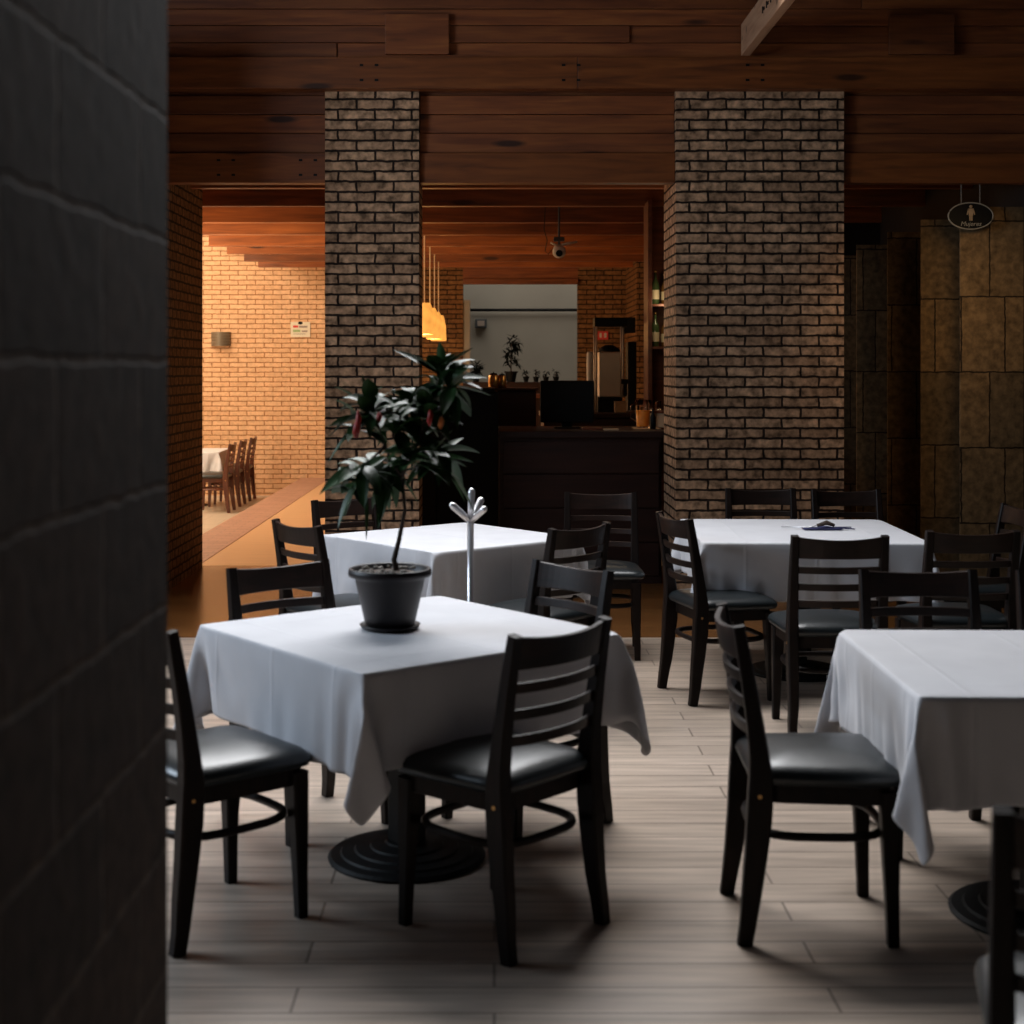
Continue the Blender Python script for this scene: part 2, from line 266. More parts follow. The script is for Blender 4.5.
CLOTH={
'A':(41,[
-511,25,16,11,25,-9,-18,-4,26,4,39,40,39,38,39,41,35,39,39,36,36,37,41,40,40,36,35,36,38,35,29,36,34,35,33,8,-17,36,19,23,4,
-1103,26,25,15,21,10,-18,-6,26,9,39,38,39,37,39,41,37,39,37,37,38,39,39,39,38,36,36,37,38,36,26,28,32,37,22,3,25,26,21,8,-24,
-1089,17,27,26,14,25,-10,-9,26,15,38,37,36,39,39,41,37,38,38,38,38,38,39,38,37,37,37,38,39,39,23,28,32,39,15,11,32,22,11,-20,-8,
-1051,-10,4,25,26,20,8,-8,23,21,38,34,38,39,39,39,37,38,38,38,38,38,38,38,38,37,38,39,40,38,24,34,29,40,8,26,27,14,-14,-17,-13,
-997,-7,-11,-10,19,23,25,-2,18,26,37,35,38,39,38,38,38,38,38,38,38,38,38,38,38,38,38,40,38,38,28,35,31,39,8,32,20,-16,-17,3,-2,
-977,-7,-8,-6,-15,6,28,12,16,33,35,37,38,38,38,38,38,38,38,38,38,38,38,38,38,38,39,39,38,37,35,34,34,36,17,26,-18,-3,-4,-12,-14,
-940,-1,0,-2,-6,-13,-8,27,16,39,36,37,38,38,38,38,38,38,38,38,38,38,38,38,38,38,39,38,38,38,34,37,38,32,26,-10,-8,-14,-13,-15,-14,
-904,-3,0,0,-5,-3,-2,-3,30,37,38,37,38,38,38,38,38,38,38,39,38,38,38,38,38,38,38,38,38,38,38,37,38,32,-3,-15,-14,-12,-8,-4,-4,
-913,1,2,2,2,3,6,-12,24,39,39,38,38,38,38,38,38,38,38,38,38,38,38,39,38,38,38,38,38,38,38,39,40,27,-15,-6,-5,-1,2,3,1,
-931,-1,0,-1,-1,-2,-6,-7,27,38,38,38,39,38,38,38,38,38,38,38,38,38,38,38,38,38,38,39,38,38,38,38,38,31,-2,3,2,3,1,-1,1,
-987,1,0,0,1,0,1,4,29,38,38,38,38,38,38,38,39,38,38,38,38,38,38,38,38,38,38,38,38,38,38,38,38,31,2,3,7,8,8,6,2,
-1013,2,0,1,1,1,1,-1,29,38,38,38,38,38,38,38,38,38,38,38,39,38,38,38,38,38,38,38,38,38,38,38,38,28,-3,1,0,2,6,11,3,
-976,-2,-2,-1,-2,-2,-2,-3,30,38,38,38,38,38,38,38,38,38,38,38,38,38,38,38,38,38,39,38,38,38,38,38,38,27,-2,-1,-3,-1,1,4,6,
-971,-3,-1,0,1,1,1,-2,30,38,38,39,38,38,38,38,38,38,38,38,38,38,38,38,38,38,38,38,38,38,38,38,39,26,-3,-1,1,-1,-1,1,5,
-976,4,2,1,1,-1,0,-2,31,38,38,38,38,38,38,38,38,38,39,38,38,38,38,38,38,38,38,38,38,38,38,38,38,26,-3,-1,-1,0,0,-2,-2,
-962,0,-1,1,0,2,1,-2,32,38,38,38,38,38,38,38,38,38,38,38,38,38,38,39,38,38,38,38,38,38,38,38,38,25,-3,0,0,0,0,-1,-1,
-967,-5,1,2,2,2,2,-1,32,38,38,38,38,38,38,38,38,38,38,38,38,38,38,38,38,38,38,38,38,38,38,38,39,24,-2,1,2,1,0,0,0,
-971,-2,1,0,1,0,1,-1,32,38,39,38,38,38,38,38,38,38,38,38,38,38,38,38,38,38,38,38,38,38,38,38,38,24,-2,1,-1,1,1,3,3,
-968,0,-1,-2,-2,-1,0,-1,33,38,38,38,38,38,38,38,38,38,38,38,39,38,38,38,38,38,38,38,38,38,38,38,38,22,-2,-1,2,1,4,1,0,
-976,1,1,1,1,0,0,0,33,38,38,38,38,38,38,38,38,38,38,38,38,38,38,38,38,38,38,38,38,39,38,38,38,21,-2,2,0,1,4,0,0,
-969,0,1,-1,-1,-1,-1,0,34,38,38,38,38,38,38,38,38,38,38,38,38,38,38,38,38,38,38,38,38,38,38,38,38,21,-1,0,2,1,0,2,3,
-961,-4,-2,-2,-2,-1,-2,1,33,38,38,38,38,38,39,38,38,38,38,38,38,38,38,38,38,38,38,38,38,38,38,38,38,20,-1,1,2,3,3,3,2,
-966,-4,-3,-2,-2,-1,-1,0,34,38,38,38,38,38,38,38,38,38,38,38,38,38,39,38,38,38,38,38,38,38,38,38,38,19,-1,1,-1,-1,-1,0,0,
-952,-2,-1,-2,-3,-2,-2,2,34,38,38,38,38,38,38,38,38,38,38,38,38,38,38,38,38,38,38,38,38,38,38,38,39,17,1,3,3,3,4,3,3,
-968,-4,-4,-4,-2,-2,-2,2,35,38,38,38,38,38,38,38,38,38,38,38,38,38,38,38,38,38,38,38,38,38,38,38,39,16,0,-1,-1,-1,0,0,-1,
-947,-5,-3,-2,-1,-2,-1,1,35,38,38,38,38,38,38,38,38,38,39,38,38,38,38,38,38,38,38,38,38,38,38,38,38,16,0,1,1,0,1,1,1,
-961,-3,-2,3,-7,-1,1,2,35,38,38,38,38,38,38,38,38,38,38,38,38,38,38,39,38,38,38,38,38,38,38,38,38,15,0,-1,-1,-1,0,0,1,
-956,-5,1,3,-3,-3,0,2,36,38,38,38,38,38,38,38,38,38,38,38,38,38,38,38,38,38,38,38,38,38,38,38,39,14,-1,0,0,0,0,1,-3,
-956,-5,-5,4,5,-2,-6,5,36,38,38,38,38,38,38,39,38,38,38,38,38,38,38,38,38,38,38,38,38,38,38,38,39,13,1,0,0,-1,1,-4,1,
-956,-5,-5,-4,0,4,3,2,37,38,38,38,38,38,38,38,38,38,38,38,39,38,38,38,38,38,38,38,38,38,38,38,38,13,0,0,-1,0,-2,-3,7,
-953,-5,-5,-4,-3,-3,-1,10,37,38,38,39,38,38,38,38,38,38,38,38,38,38,38,38,39,38,38,38,38,38,38,38,38,12,-1,-1,-1,1,1,4,5,
-935,-7,-6,-5,-5,-3,-13,3,38,38,38,38,38,38,39,38,38,38,38,38,38,38,38,38,38,38,38,38,39,38,38,38,39,15,3,3,3,3,1,1,1,
-923,-10,-10,-11,-10,-14,-4,-2,39,39,38,38,38,38,38,38,38,38,38,39,38,38,38,38,38,38,38,38,38,38,38,39,40,9,1,3,1,1,0,0,-1,
-942,-13,-11,-11,-9,-6,15,12,36,38,38,38,38,38,38,38,38,38,38,38,38,38,38,38,38,39,38,38,38,38,37,38,38,22,-8,-12,-9,-4,-1,0,-1,
-949,-13,-9,-5,1,23,13,10,33,36,37,38,39,38,38,38,38,38,38,38,38,38,38,38,38,38,39,38,38,37,35,38,37,19,20,-1,-15,-11,-5,-11,-11,
-976,-7,-3,6,28,23,8,0,30,36,38,38,39,38,38,38,38,38,38,38,38,38,37,38,39,38,39,38,38,37,33,37,36,8,18,25,6,-12,-14,-9,-7,
-1019,-6,12,29,29,19,-30,20,28,38,37,38,38,38,38,38,38,38,39,38,38,37,38,39,39,38,38,38,38,37,35,35,32,-6,31,12,24,9,-4,-16,-12,
-1053,17,30,28,26,-21,-24,32,27,38,38,38,38,38,38,38,38,39,39,38,37,37,39,40,39,36,38,38,38,37,35,34,30,-16,29,28,6,23,12,-1,-9,
-1066,28,28,27,-7,-33,-9,36,26,38,39,38,39,37,38,39,38,41,37,38,36,39,40,40,37,36,37,38,38,37,36,30,29,-18,18,26,25,7,22,12,0,
-1053,27,27,5,-32,-32,8,38,25,39,40,39,38,36,38,41,38,39,37,38,39,40,39,39,36,35,37,38,38,37,35,28,29,-18,4,33,23,11,15,19,8,
-1023,26,13,-29,-32,-28,22,39,27,41,40,38,36,36,39,41,36,40,37,39,41,40,39,38,34,34,37,38,39,37,35,25,27,-15,-11,36,21,27,5,13,18,
-520,-7,-19,-22,16,34,33,37,1,-36,-5,5,2,-1,-7,3,27,-19,-1,6,-11,14,-8,2,-4,8,-3,2,1,14,25,-14,-17,-14,-17,-36,-20,-8,20,22,31,
-32,2,-8,-20,-12,32,33,36,4,-36,7,9,3,-6,-8,-3,21,-15,-1,5,-7,9,-4,1,-4,6,-2,1,0,11,29,-27,-20,-11,-19,-26,-10,9,22,29,-7,
-3,-17,1,-9,-21,11,36,35,6,-33,10,5,4,-5,-7,-1,13,-9,-1,2,-3,4,-1,0,-3,6,-3,1,-2,6,30,-20,-21,0,-28,-36,9,21,27,-11,-26,
52,-12,-20,-8,-5,-16,33,35,9,-28,2,6,2,3,-7,0,7,-5,0,0,0,1,0,0,-2,4,-2,1,-5,3,28,-8,-24,1,-34,-19,17,25,-16,-16,13,
17,9,2,-13,-16,-9,10,36,15,-19,-8,6,3,2,-4,1,2,-2,0,0,0,0,0,0,-1,3,-1,0,-6,0,24,1,-19,-4,-37,2,22,-17,4,16,16,
-43,5,8,13,4,-20,-5,31,19,-11,-13,5,4,0,-1,0,0,0,0,0,0,0,-1,1,0,1,0,-1,-5,-2,15,10,-12,-11,-29,16,-7,15,16,8,3,
-25,2,-1,-5,-5,2,-4,8,11,0,-8,8,-1,0,0,0,0,0,0,0,0,0,0,0,0,1,0,-1,-3,-5,12,7,-3,-17,-8,11,13,5,-1,4,12,
7,-1,-4,-5,-3,-4,-5,-7,-4,1,1,-1,0,0,0,-1,0,0,-1,0,-1,0,-1,0,0,0,0,0,0,0,-2,3,0,-9,15,1,3,6,12,12,8,
15,-2,-3,-3,-3,-3,-3,-3,-3,0,0,-1,0,-1,-1,0,-1,-1,-1,0,-1,-1,-1,-1,0,-1,-1,0,-1,-1,-1,-1,-2,3,9,6,6,5,4,3,1,
37,-2,-2,-2,-2,-2,-3,-2,-2,-1,0,-1,0,-1,-1,0,-1,-1,-1,0,-1,-1,-1,0,-1,-1,0,-1,-1,-1,0,-1,-1,1,4,0,2,3,5,5,0,
42,-1,-2,-1,-1,0,0,-1,-1,-1,0,-1,0,-1,-1,0,-1,-1,-1,0,-1,-1,-1,0,-1,-1,0,-1,-1,-1,0,-1,-1,0,-1,-1,3,3,3,0,-1,
55,-1,-2,0,-1,0,0,-1,-1,0,-1,-1,0,-1,-1,0,-1,-1,-1,0,-1,-1,0,-1,-1,-1,0,-1,-1,-1,0,-1,-1,0,-1,-1,-1,1,1,3,-1,
55,0,1,1,0,-1,0,-1,-1,0,-1,-1,0,-1,-1,0,-1,-1,-1,0,-1,-1,0,-1,-1,-1,0,-1,-1,-1,0,-1,-1,0,-1,-1,0,-1,0,0,1,
56,1,2,1,0,-1,0,-1,-1,0,-1,-1,0,-1,-1,0,-1,-1,-1,0,-1,-1,0,-1,-1,-1,0,-1,-1,-1,0,-1,-1,0,-1,-1,-1,0,0,0,0,
55,3,2,0,0,0,0,-1,0,-1,-1,-1,0,-1,-1,0,-1,-1,-1,0,-1,-1,0,-1,-1,-1,0,-1,-1,-1,0,-1,-1,0,-1,-1,-1,0,0,0,1,
55,2,2,0,0,0,0,-1,0,-1,-1,-1,0,-1,-1,0,-1,-1,0,-1,-1,-1,0,-1,-1,-1,0,-1,-1,0,-1,-1,-1,0,-1,-1,0,-1,0,-1,0,
58,1,0,1,1,0,0,-1,0,-1,-1,-1,0,-1,-1,0,-1,-1,0,-1,-1,-1,0,-1,-1,-1,0,-1,-1,0,-1,-1,-1,0,-1,-1,0,-1,-1,-1,0,
59,0,0,2,2,0,-1,-1,0,-1,-1,0,-1,-1,-1,0,-1,-1,0,-1,-1,-1,0,-1,-1,0,-1,-1,-1,0,-1,-1,-1,0,-1,0,-1,-1,-1,0,-1,
59,0,1,2,1,0,-1,0,-1,-1,-1,0,-1,-1,-1,0,-1,-1,0,-1,-1,-1,0,-1,-1,0,-1,-1,-1,0,-1,-1,0,-1,-1,0,-1,-1,-1,-1,0,
59,2,2,1,0,-1,-1,0,-1,-1,-1,0,-1,-1,0,-1,-1,-1,0,-1,-1,-1,0,-1,-1,0,-1,-1,-1,0,-1,-1,0,-1,-1,0,-1,-1,-1,0,3,
58,2,0,0,0,-1,-1,0,-1,-1,-1,0,-1,-1,0,-1,-1,-1,0,-1,-1,0,-1,-1,-1,0,-1,-1,0,-1,-1,-1,0,-1,-1,-1,0,-1,-1,2,7,
54,1,0,-1,0,-1,-1,0,-1,-1,0,-1,-1,-1,0,-1,-1,-1,0,-1,-1,0,-1,-1,-1,0,-1,-1,0,-1,-1,-1,0,-1,-1,-1,0,-1,1,5,8,
47,1,0,0,0,-1,-1,0,-1,-1,0,-1,-1,-1,0,-1,-1,-1,0,-1,-1,0,-1,-1,-1,0,-1,-1,0,-1,-1,-1,0,-1,-1,-1,0,0,2,5,6,
46,1,1,0,0,-1,0,-1,-1,-1,0,-1,-1,-1,0,-1,-1,0,-1,-1,-1,0,-1,-1,0,-1,-1,-1,0,-1,-1,0,-1,-1,-1,-1,0,0,2,3,2,
51,2,1,0,0,-1,0,-1,-1,-1,0,-1,-1,-1,0,-1,-1,0,-1,-1,-1,0,-1,-1,0,-1,-1,-1,0,-1,-1,0,-1,-1,-1,-1,0,0,0,-1,0,
60,2,0,0,0,-1,0,-1,-1,-1,0,-1,-1,0,-1,-1,-1,0,-1,-1,-1,0,-1,-1,0,-1,-1,0,-1,-1,-1,0,-1,-1,-1,0,-1,0,-1,0,0,
62,1,-1,0,0,-1,0,-1,-1,0,-1,-1,-1,0,-1,-1,-1,0,-1,-1,-1,0,-1,-1,0,-1,-1,0,-1,-1,-1,0,-1,-1,0,-1,-1,0,0,0,0,
63,-1,-1,0,0,-1,0,-1,-1,0,-1,-1,-1,0,-1,-1,-1,0,-1,-1,-1,0,-1,-1,0,-1,-1,0,-1,-1,0,-1,-1,-1,-1,0,-1,0,1,1,-1,
62,-1,-1,0,0,-1,0,-1,-1,0,-1,-1,-1,0,-1,-1,-1,0,-1,-1,0,-1,-1,-1,0,-1,-1,0,-1,-1,0,-1,-1,-1,-1,0,0,1,2,-1,-2,
62,-1,-1,-1,-1,0,0,0,0,-1,-1,-1,-1,0,-1,-1,-1,0,-1,-1,0,-1,-1,-1,0,-1,-1,0,-1,-1,0,-1,-1,-1,-1,0,1,2,1,-2,-2,
62,-1,-2,0,-1,0,-1,1,0,-1,-1,-1,-1,0,-1,-1,-1,0,-1,-1,0,-1,-1,-1,0,-1,-1,0,-1,-1,0,-1,-1,-1,0,0,2,1,-1,-2,-2,
51,2,1,1,0,-1,1,4,0,-1,-1,-1,-1,0,-1,-1,-1,0,-1,-1,0,-1,-1,-1,0,-1,-1,0,-1,-1,0,-1,0,-3,-1,0,0,0,-1,-1,0,
32,4,5,3,2,-2,13,7,-2,-2,-1,-1,0,-1,-1,0,-1,-1,-1,-1,0,-1,-1,0,-1,-1,0,-1,-1,-1,0,0,0,-5,0,0,-1,-1,-1,-2,-1,
8,-2,-1,5,9,13,16,2,-11,0,0,0,0,0,0,0,1,0,0,0,0,1,0,0,0,0,0,0,0,0,0,-1,3,-6,-4,2,-4,-3,-2,-1,1,
-29,6,11,15,18,11,-4,-26,11,6,-6,1,0,0,-1,0,0,0,0,0,-1,0,1,-1,1,0,-1,0,0,3,-3,-1,-7,25,-10,-21,3,6,12,8,6,
-47,14,16,20,5,-12,-11,-21,22,0,-3,-2,0,0,0,-1,-1,2,2,-3,-2,5,-1,-3,1,-1,-1,0,0,6,-7,-12,1,27,13,-13,-24,-14,2,9,10,
7,15,19,-8,-6,-6,-15,-20,24,-3,3,-4,0,-1,0,0,-4,5,5,-6,0,4,-1,-7,5,-4,-1,1,0,8,-8,-12,-6,34,-6,25,-14,-25,-23,-10,5,
69,14,-13,-3,-6,-19,-17,-11,25,2,-2,-2,-1,-2,2,1,-9,8,9,-8,4,-2,0,-9,9,-7,-3,3,0,9,-7,-16,-9,34,12,-12,30,-17,-26,-25,-19,
105,-16,-2,-5,-25,1,-29,-3,27,2,-2,-2,1,-7,7,2,-16,8,14,-2,1,-4,-8,-2,11,-10,-3,2,2,9,-7,-22,-9,33,26,-21,7,28,-18,-23,-21,
62,1,-6,-25,-4,-3,-33,3,28,3,0,-6,5,-13,14,2,-21,10,11,6,-2,-9,-10,4,13,-12,-5,2,3,11,-10,-27,-8,33,35,-11,-26,25,27,-14,-17,
30,-7,-22,-12,7,-17,-28,7,30,1,2,-8,8,-18,21,0,-24,1,8,3,-1,-4,1,3,16,-14,-6,2,1,14,-14,-28,-8,36,37,-1,-28,-8,30,28,-1,
-403,30,31,30,21,8,6,7,2,-2,-1,1,1,1,-1,0,-1,-7,-6,-5,-1,4,4,4,1,-1,-1,-2,-3,-1,4,1,1,4,12,-20,-27,-23,-26,-21,-21,
30,30,29,28,25,12,6,7,4,-1,0,0,-1,0,0,0,-2,-5,-4,-2,2,3,1,0,0,-1,-1,-2,-2,1,5,-2,-4,-4,-2,-3,-24,-23,-23,-21,-28,
33,30,26,27,27,19,8,7,6,-1,-1,-1,-1,0,0,0,-2,-3,-2,0,1,1,-1,0,-1,-1,-1,-2,-1,1,6,-3,-5,-6,-4,-7,-21,-23,-22,-29,-29,
26,34,31,27,27,26,12,8,6,-1,-3,-1,0,1,-1,0,-2,-1,-1,0,0,-1,-1,0,-1,-1,-1,-1,-1,0,5,-4,-3,-6,-4,-12,-22,-22,-30,-30,-33,
16,38,37,33,28,27,21,8,7,-2,-1,-1,0,0,0,-1,-1,-1,-1,0,-1,-1,-1,0,-1,-1,-1,-1,-1,-1,4,-1,-5,-6,-4,-17,-22,-31,-32,-34,-35,
13,39,37,36,36,31,26,13,6,-1,0,0,-1,0,-1,-1,-1,-1,0,-1,-1,-1,-1,0,-1,-1,0,-2,-1,0,2,1,-6,-6,-8,-20,-32,-34,-34,-35,-36,
4,39,38,39,40,38,34,21,4,3,1,-1,-1,0,-1,-1,-1,-1,0,-1,-1,-1,-1,0,-1,-1,0,-1,-1,0,2,-1,-6,-5,-13,-34,-35,-35,-36,-35,-36,
-6,38,39,40,41,39,38,37,19,1,0,-1,-1,0,-1,-1,0,-1,-1,-1,0,-1,-1,0,-1,-1,-1,-1,0,0,0,-2,-4,-7,-33,-36,-35,-36,-37,-38,-39,
-11,39,40,42,41,39,37,37,24,-1,0,0,0,0,0,0,0,0,0,0,0,0,0,0,0,0,1,0,0,0,0,0,1,-24,-36,-36,-38,-40,-41,-40,-39,
-6,40,42,42,40,38,38,37,22,-1,0,0,0,0,0,0,0,0,0,0,0,0,0,0,0,0,0,0,0,0,0,0,1,-17,-38,-38,-40,-41,-41,-40,-38,
-6,42,42,40,39,39,38,38,21,-1,0,0,0,0,0,0,0,0,0,0,0,0,0,0,0,0,0,0,0,0,0,0,0,-18,-37,-39,-40,-41,-40,-39,-38,
-3,41,40,39,39,39,39,39,20,-1,0,0,0,0,0,0,0,0,0,0,0,0,0,0,0,0,0,0,0,0,0,0,1,-20,-39,-40,-41,-42,-39,-36,-39,
2,40,38,39,38,40,40,39,19,0,0,0,0,0,0,0,0,0,0,0,0,0,0,0,0,0,0,0,0,0,0,0,1,-22,-39,-41,-41,-41,-38,-38,-38,
3,38,38,39,39,41,41,40,18,0,0,0,0,0,0,0,0,0,0,0,0,0,0,0,0,0,0,0,0,0,0,0,2,-24,-40,-41,-40,-40,-38,-38,-38,
0,38,38,39,41,43,41,40,17,0,0,0,0,0,0,0,0,0,0,0,0,0,0,0,0,0,0,0,0,0,0,0,2,-25,-40,-40,-40,-39,-39,-38,-39,
-1,37,39,41,42,43,41,40,16,0,0,0,0,0,0,0,0,0,0,0,0,0,0,0,0,0,0,0,0,0,0,0,2,-26,-40,-39,-40,-39,-39,-41,-41,
2,38,40,42,44,43,40,39,15,0,0,0,0,0,0,0,0,0,0,0,0,0,0,0,0,0,0,0,0,0,0,0,2,-27,-39,-39,-39,-40,-41,-43,-43,
8,38,42,44,43,42,39,38,15,0,0,0,0,0,0,0,0,0,0,0,0,0,0,0,0,0,0,0,0,0,0,0,2,-27,-39,-38,-40,-41,-44,-43,-42,
13,41,43,43,41,40,38,39,14,0,0,0,0,0,0,0,0,0,0,0,0,0,0,0,0,0,0,0,0,0,0,0,2,-27,-39,-39,-40,-43,-44,-42,-39,
17,42,43,41,39,39,38,39,13,0,0,0,0,0,0,0,0,0,0,0,0,0,0,0,0,0,0,0,0,0,0,0,2,-28,-38,-39,-42,-43,-42,-40,-38,
21,41,41,39,38,39,38,38,13,0,0,0,0,0,0,0,0,0,0,0,0,0,0,0,0,0,0,0,0,0,0,0,2,-28,-39,-40,-41,-42,-40,-39,-38,
24,39,39,38,38,38,38,39,12,0,0,0,0,0,0,0,0,0,0,0,0,0,0,0,0,0,0,0,0,0,0,0,2,-29,-39,-40,-40,-40,-39,-38,-38,
23,37,38,38,38,39,38,39,11,0,0,0,0,0,0,0,0,0,0,0,0,0,0,0,0,0,0,0,0,0,0,0,2,-30,-39,-39,-40,-38,-38,-38,-39,
20,38,38,38,39,39,38,39,10,0,0,0,0,0,0,0,0,0,0,0,0,0,0,0,0,0,0,0,0,0,0,0,2,-31,-38,-39,-38,-38,-38,-38,-38,
16,39,38,38,39,40,38,38,10,0,0,0,0,0,0,0,0,0,0,0,0,0,0,0,0,0,0,0,0,0,0,0,1,-31,-38,-38,-38,-38,-38,-38,-39,
17,39,38,39,40,39,38,38,9,0,0,0,0,0,0,0,0,0,0,0,0,0,0,0,0,0,0,0,0,0,0,0,1,-31,-39,-38,-38,-38,-38,-39,-39,
19,38,39,40,40,39,38,38,8,0,0,0,0,0,0,0,0,0,0,0,0,0,0,0,0,0,0,0,0,0,0,0,1,-32,-38,-38,-38,-39,-39,-40,-39,
22,38,40,41,40,38,38,38,7,0,0,0,0,0,0,0,0,0,0,0,0,0,0,0,0,0,0,0,0,0,0,0,0,-32,-38,-38,-38,-40,-40,-40,-39,
24,40,41,41,39,38,38,37,7,0,0,0,0,0,0,0,0,0,0,0,0,0,0,0,0,0,0,0,0,0,0,0,0,-33,-38,-38,-39,-41,-41,-39,-38,
28,41,41,39,39,38,37,38,6,0,0,0,0,0,0,0,0,0,0,0,0,0,0,0,0,0,0,0,0,0,0,0,0,-33,-39,-39,-40,-41,-41,-38,-38,
32,41,40,38,39,38,38,37,6,0,0,0,0,0,0,0,0,0,0,0,0,0,0,0,0,0,0,0,0,0,0,0,0,-34,-39,-40,-41,-41,-39,-38,-39,
39,39,38,38,38,39,35,39,6,0,0,0,0,0,0,0,0,0,0,0,0,0,0,0,0,0,0,0,0,0,0,0,-1,-34,-39,-41,-41,-39,-38,-39,-39,
41,37,36,37,38,37,35,41,8,1,0,1,0,0,0,1,0,0,0,0,0,0,0,0,0,-1,0,0,-1,0,0,1,-3,-37,-38,-40,-40,-39,-38,-38,-39,
29,36,36,37,39,39,33,23,4,2,1,1,0,1,0,1,0,1,1,1,0,1,1,0,1,1,1,1,1,1,1,-1,-2,-26,-36,-38,-39,-38,-38,-38,-39,
17,35,36,37,39,31,27,20,0,0,0,0,0,0,1,0,1,1,1,0,0,0,1,1,1,2,2,1,1,1,0,-2,0,-15,-27,-32,-36,-37,-36,-37,-39,
6,34,37,38,31,26,26,11,0,-1,0,0,0,1,0,1,1,0,0,-1,0,0,1,2,3,2,2,1,1,0,0,0,-2,-9,-21,-26,-30,-35,-38,-40,-41,
9,35,36,30,27,29,19,6,-1,-1,0,0,1,0,1,1,0,0,-2,-2,-1,2,2,3,4,2,2,1,0,0,0,0,-1,-6,-17,-22,-27,-32,-35,-40,-39,
9,34,28,28,29,21,17,2,-1,-1,0,1,1,0,1,1,0,-3,-2,-3,1,2,4,4,3,2,1,1,0,0,1,0,-1,-4,-14,-19,-25,-30,-34,-35,-33,
3,28,28,28,24,19,12,1,-1,0,0,0,0,1,2,1,-2,-4,-3,0,2,3,3,4,3,2,1,0,0,1,1,0,-1,-3,-10,-20,-24,-26,-31,-30,-32,
-3,29,27,25,19,19,8,0,0,-1,-1,-1,1,3,2,0,-3,-4,-1,0,2,3,3,4,3,1,1,0,1,0,0,0,0,-2,-7,-21,-22,-26,-22,-28,-33,
-4,28,26,19,19,16,6,0,-2,-3,-3,0,4,5,2,-1,-3,-2,0,0,1,2,3,4,3,1,1,0,0,-3,-1,2,2,-1,-5,-22,-21,-19,-24,-25,-31,
]),
'B':(41,[
-491,26,13,-23,-31,-14,33,34,38,16,33,36,38,34,32,37,39,37,37,36,38,43,42,38,36,36,39,40,40,38,38,36,14,12,37,37,-15,-23,-27,10,32,
-994,4,27,-3,-25,-25,27,33,37,18,33,35,37,36,35,39,38,36,36,38,40,42,40,37,36,38,39,39,38,38,37,33,28,8,38,20,-22,-25,0,31,30,
-1024,6,3,23,-11,-23,7,32,37,20,34,34,37,38,38,38,36,37,38,39,40,40,38,37,38,38,38,38,37,38,37,33,34,9,37,-2,-27,-3,30,27,32,
-1083,21,15,3,19,-21,-8,35,37,23,32,36,38,39,38,38,37,37,38,40,38,39,38,37,38,38,38,38,38,37,36,36,36,11,28,-22,-4,28,23,32,25,
-1129,15,22,19,6,11,-21,33,36,25,32,38,39,38,38,38,38,38,38,39,38,38,38,37,38,38,39,38,37,37,37,38,37,13,5,-4,21,24,27,10,-6,
-1081,-4,1,12,20,12,-3,21,36,28,34,38,39,38,38,38,38,38,38,38,38,38,38,38,39,38,38,38,37,38,37,38,34,19,4,13,24,15,-3,-7,-8,
-1012,-5,-7,-5,0,7,17,11,37,33,35,39,38,38,38,38,38,38,38,38,38,38,38,38,39,38,38,37,38,38,38,38,31,26,9,19,-1,-7,-7,-7,-8,
-948,-5,-2,-3,-4,-5,-6,9,36,37,38,38,38,38,38,38,38,38,38,38,38,38,38,38,38,38,38,38,38,39,38,38,40,25,-6,-6,-6,-8,-7,-6,-7,
-896,-6,-8,-6,-1,-1,-3,-9,34,39,38,38,38,38,38,38,38,39,38,38,38,38,38,38,38,38,38,38,38,38,39,38,40,16,-17,-6,-5,-4,-3,-4,-4,
-922,-6,-5,-1,0,3,4,3,34,39,38,38,38,38,38,38,38,38,38,38,38,38,39,38,38,38,38,38,38,38,38,38,39,22,-8,0,0,-2,-2,-3,-2,
-963,3,3,1,2,1,1,-1,34,38,38,38,38,38,38,38,38,38,38,38,38,38,38,38,38,39,38,38,38,38,38,38,38,21,0,5,0,-2,-3,-3,-2,
-963,7,3,0,-4,-3,-4,1,33,38,38,38,38,39,38,38,38,38,38,38,38,38,38,38,38,38,38,38,38,39,38,38,38,20,-2,-1,3,5,-2,-2,0,
-962,0,3,0,-4,-3,-2,0,33,38,38,38,38,38,38,38,38,38,39,38,38,38,38,38,38,38,38,38,38,38,38,38,38,21,-2,-1,1,1,3,-1,1,
-955,-8,-5,0,0,0,-1,0,33,38,38,38,38,38,38,38,38,38,38,38,38,39,38,38,38,38,38,38,38,38,38,38,38,21,-1,0,-2,2,1,0,-3,
-939,-4,-5,-5,-4,-5,-2,0,33,38,38,38,38,38,38,38,38,38,38,38,38,38,38,38,38,38,39,38,38,38,38,38,38,21,-2,0,1,0,0,-1,0,
-960,-2,0,-1,0,-1,-1,0,33,38,38,38,38,38,38,38,38,38,38,38,38,38,38,38,38,38,38,38,38,38,38,38,39,21,-1,0,-1,0,0,-1,-2,
-968,1,2,2,2,0,-1,-1,33,38,38,38,38,38,39,38,38,38,38,38,38,38,38,38,38,38,38,38,38,38,38,38,38,22,-1,0,-1,-1,-1,-1,-1,
-947,-3,-3,-4,-2,-1,-1,-1,33,38,38,38,38,38,38,38,38,38,38,38,39,38,38,38,38,38,38,38,38,38,38,38,38,22,-1,0,1,3,1,-2,-6,
-961,1,0,-1,-1,0,-1,-1,33,38,38,38,38,38,38,38,38,38,38,38,38,38,38,38,38,39,38,38,38,38,38,38,38,22,-2,-1,-2,1,4,9,-4,
-966,-2,-1,-1,0,-1,-1,-1,33,38,38,38,38,38,38,38,38,38,38,38,38,38,38,38,38,38,38,38,38,38,38,38,39,22,-2,-4,-6,1,9,2,8,
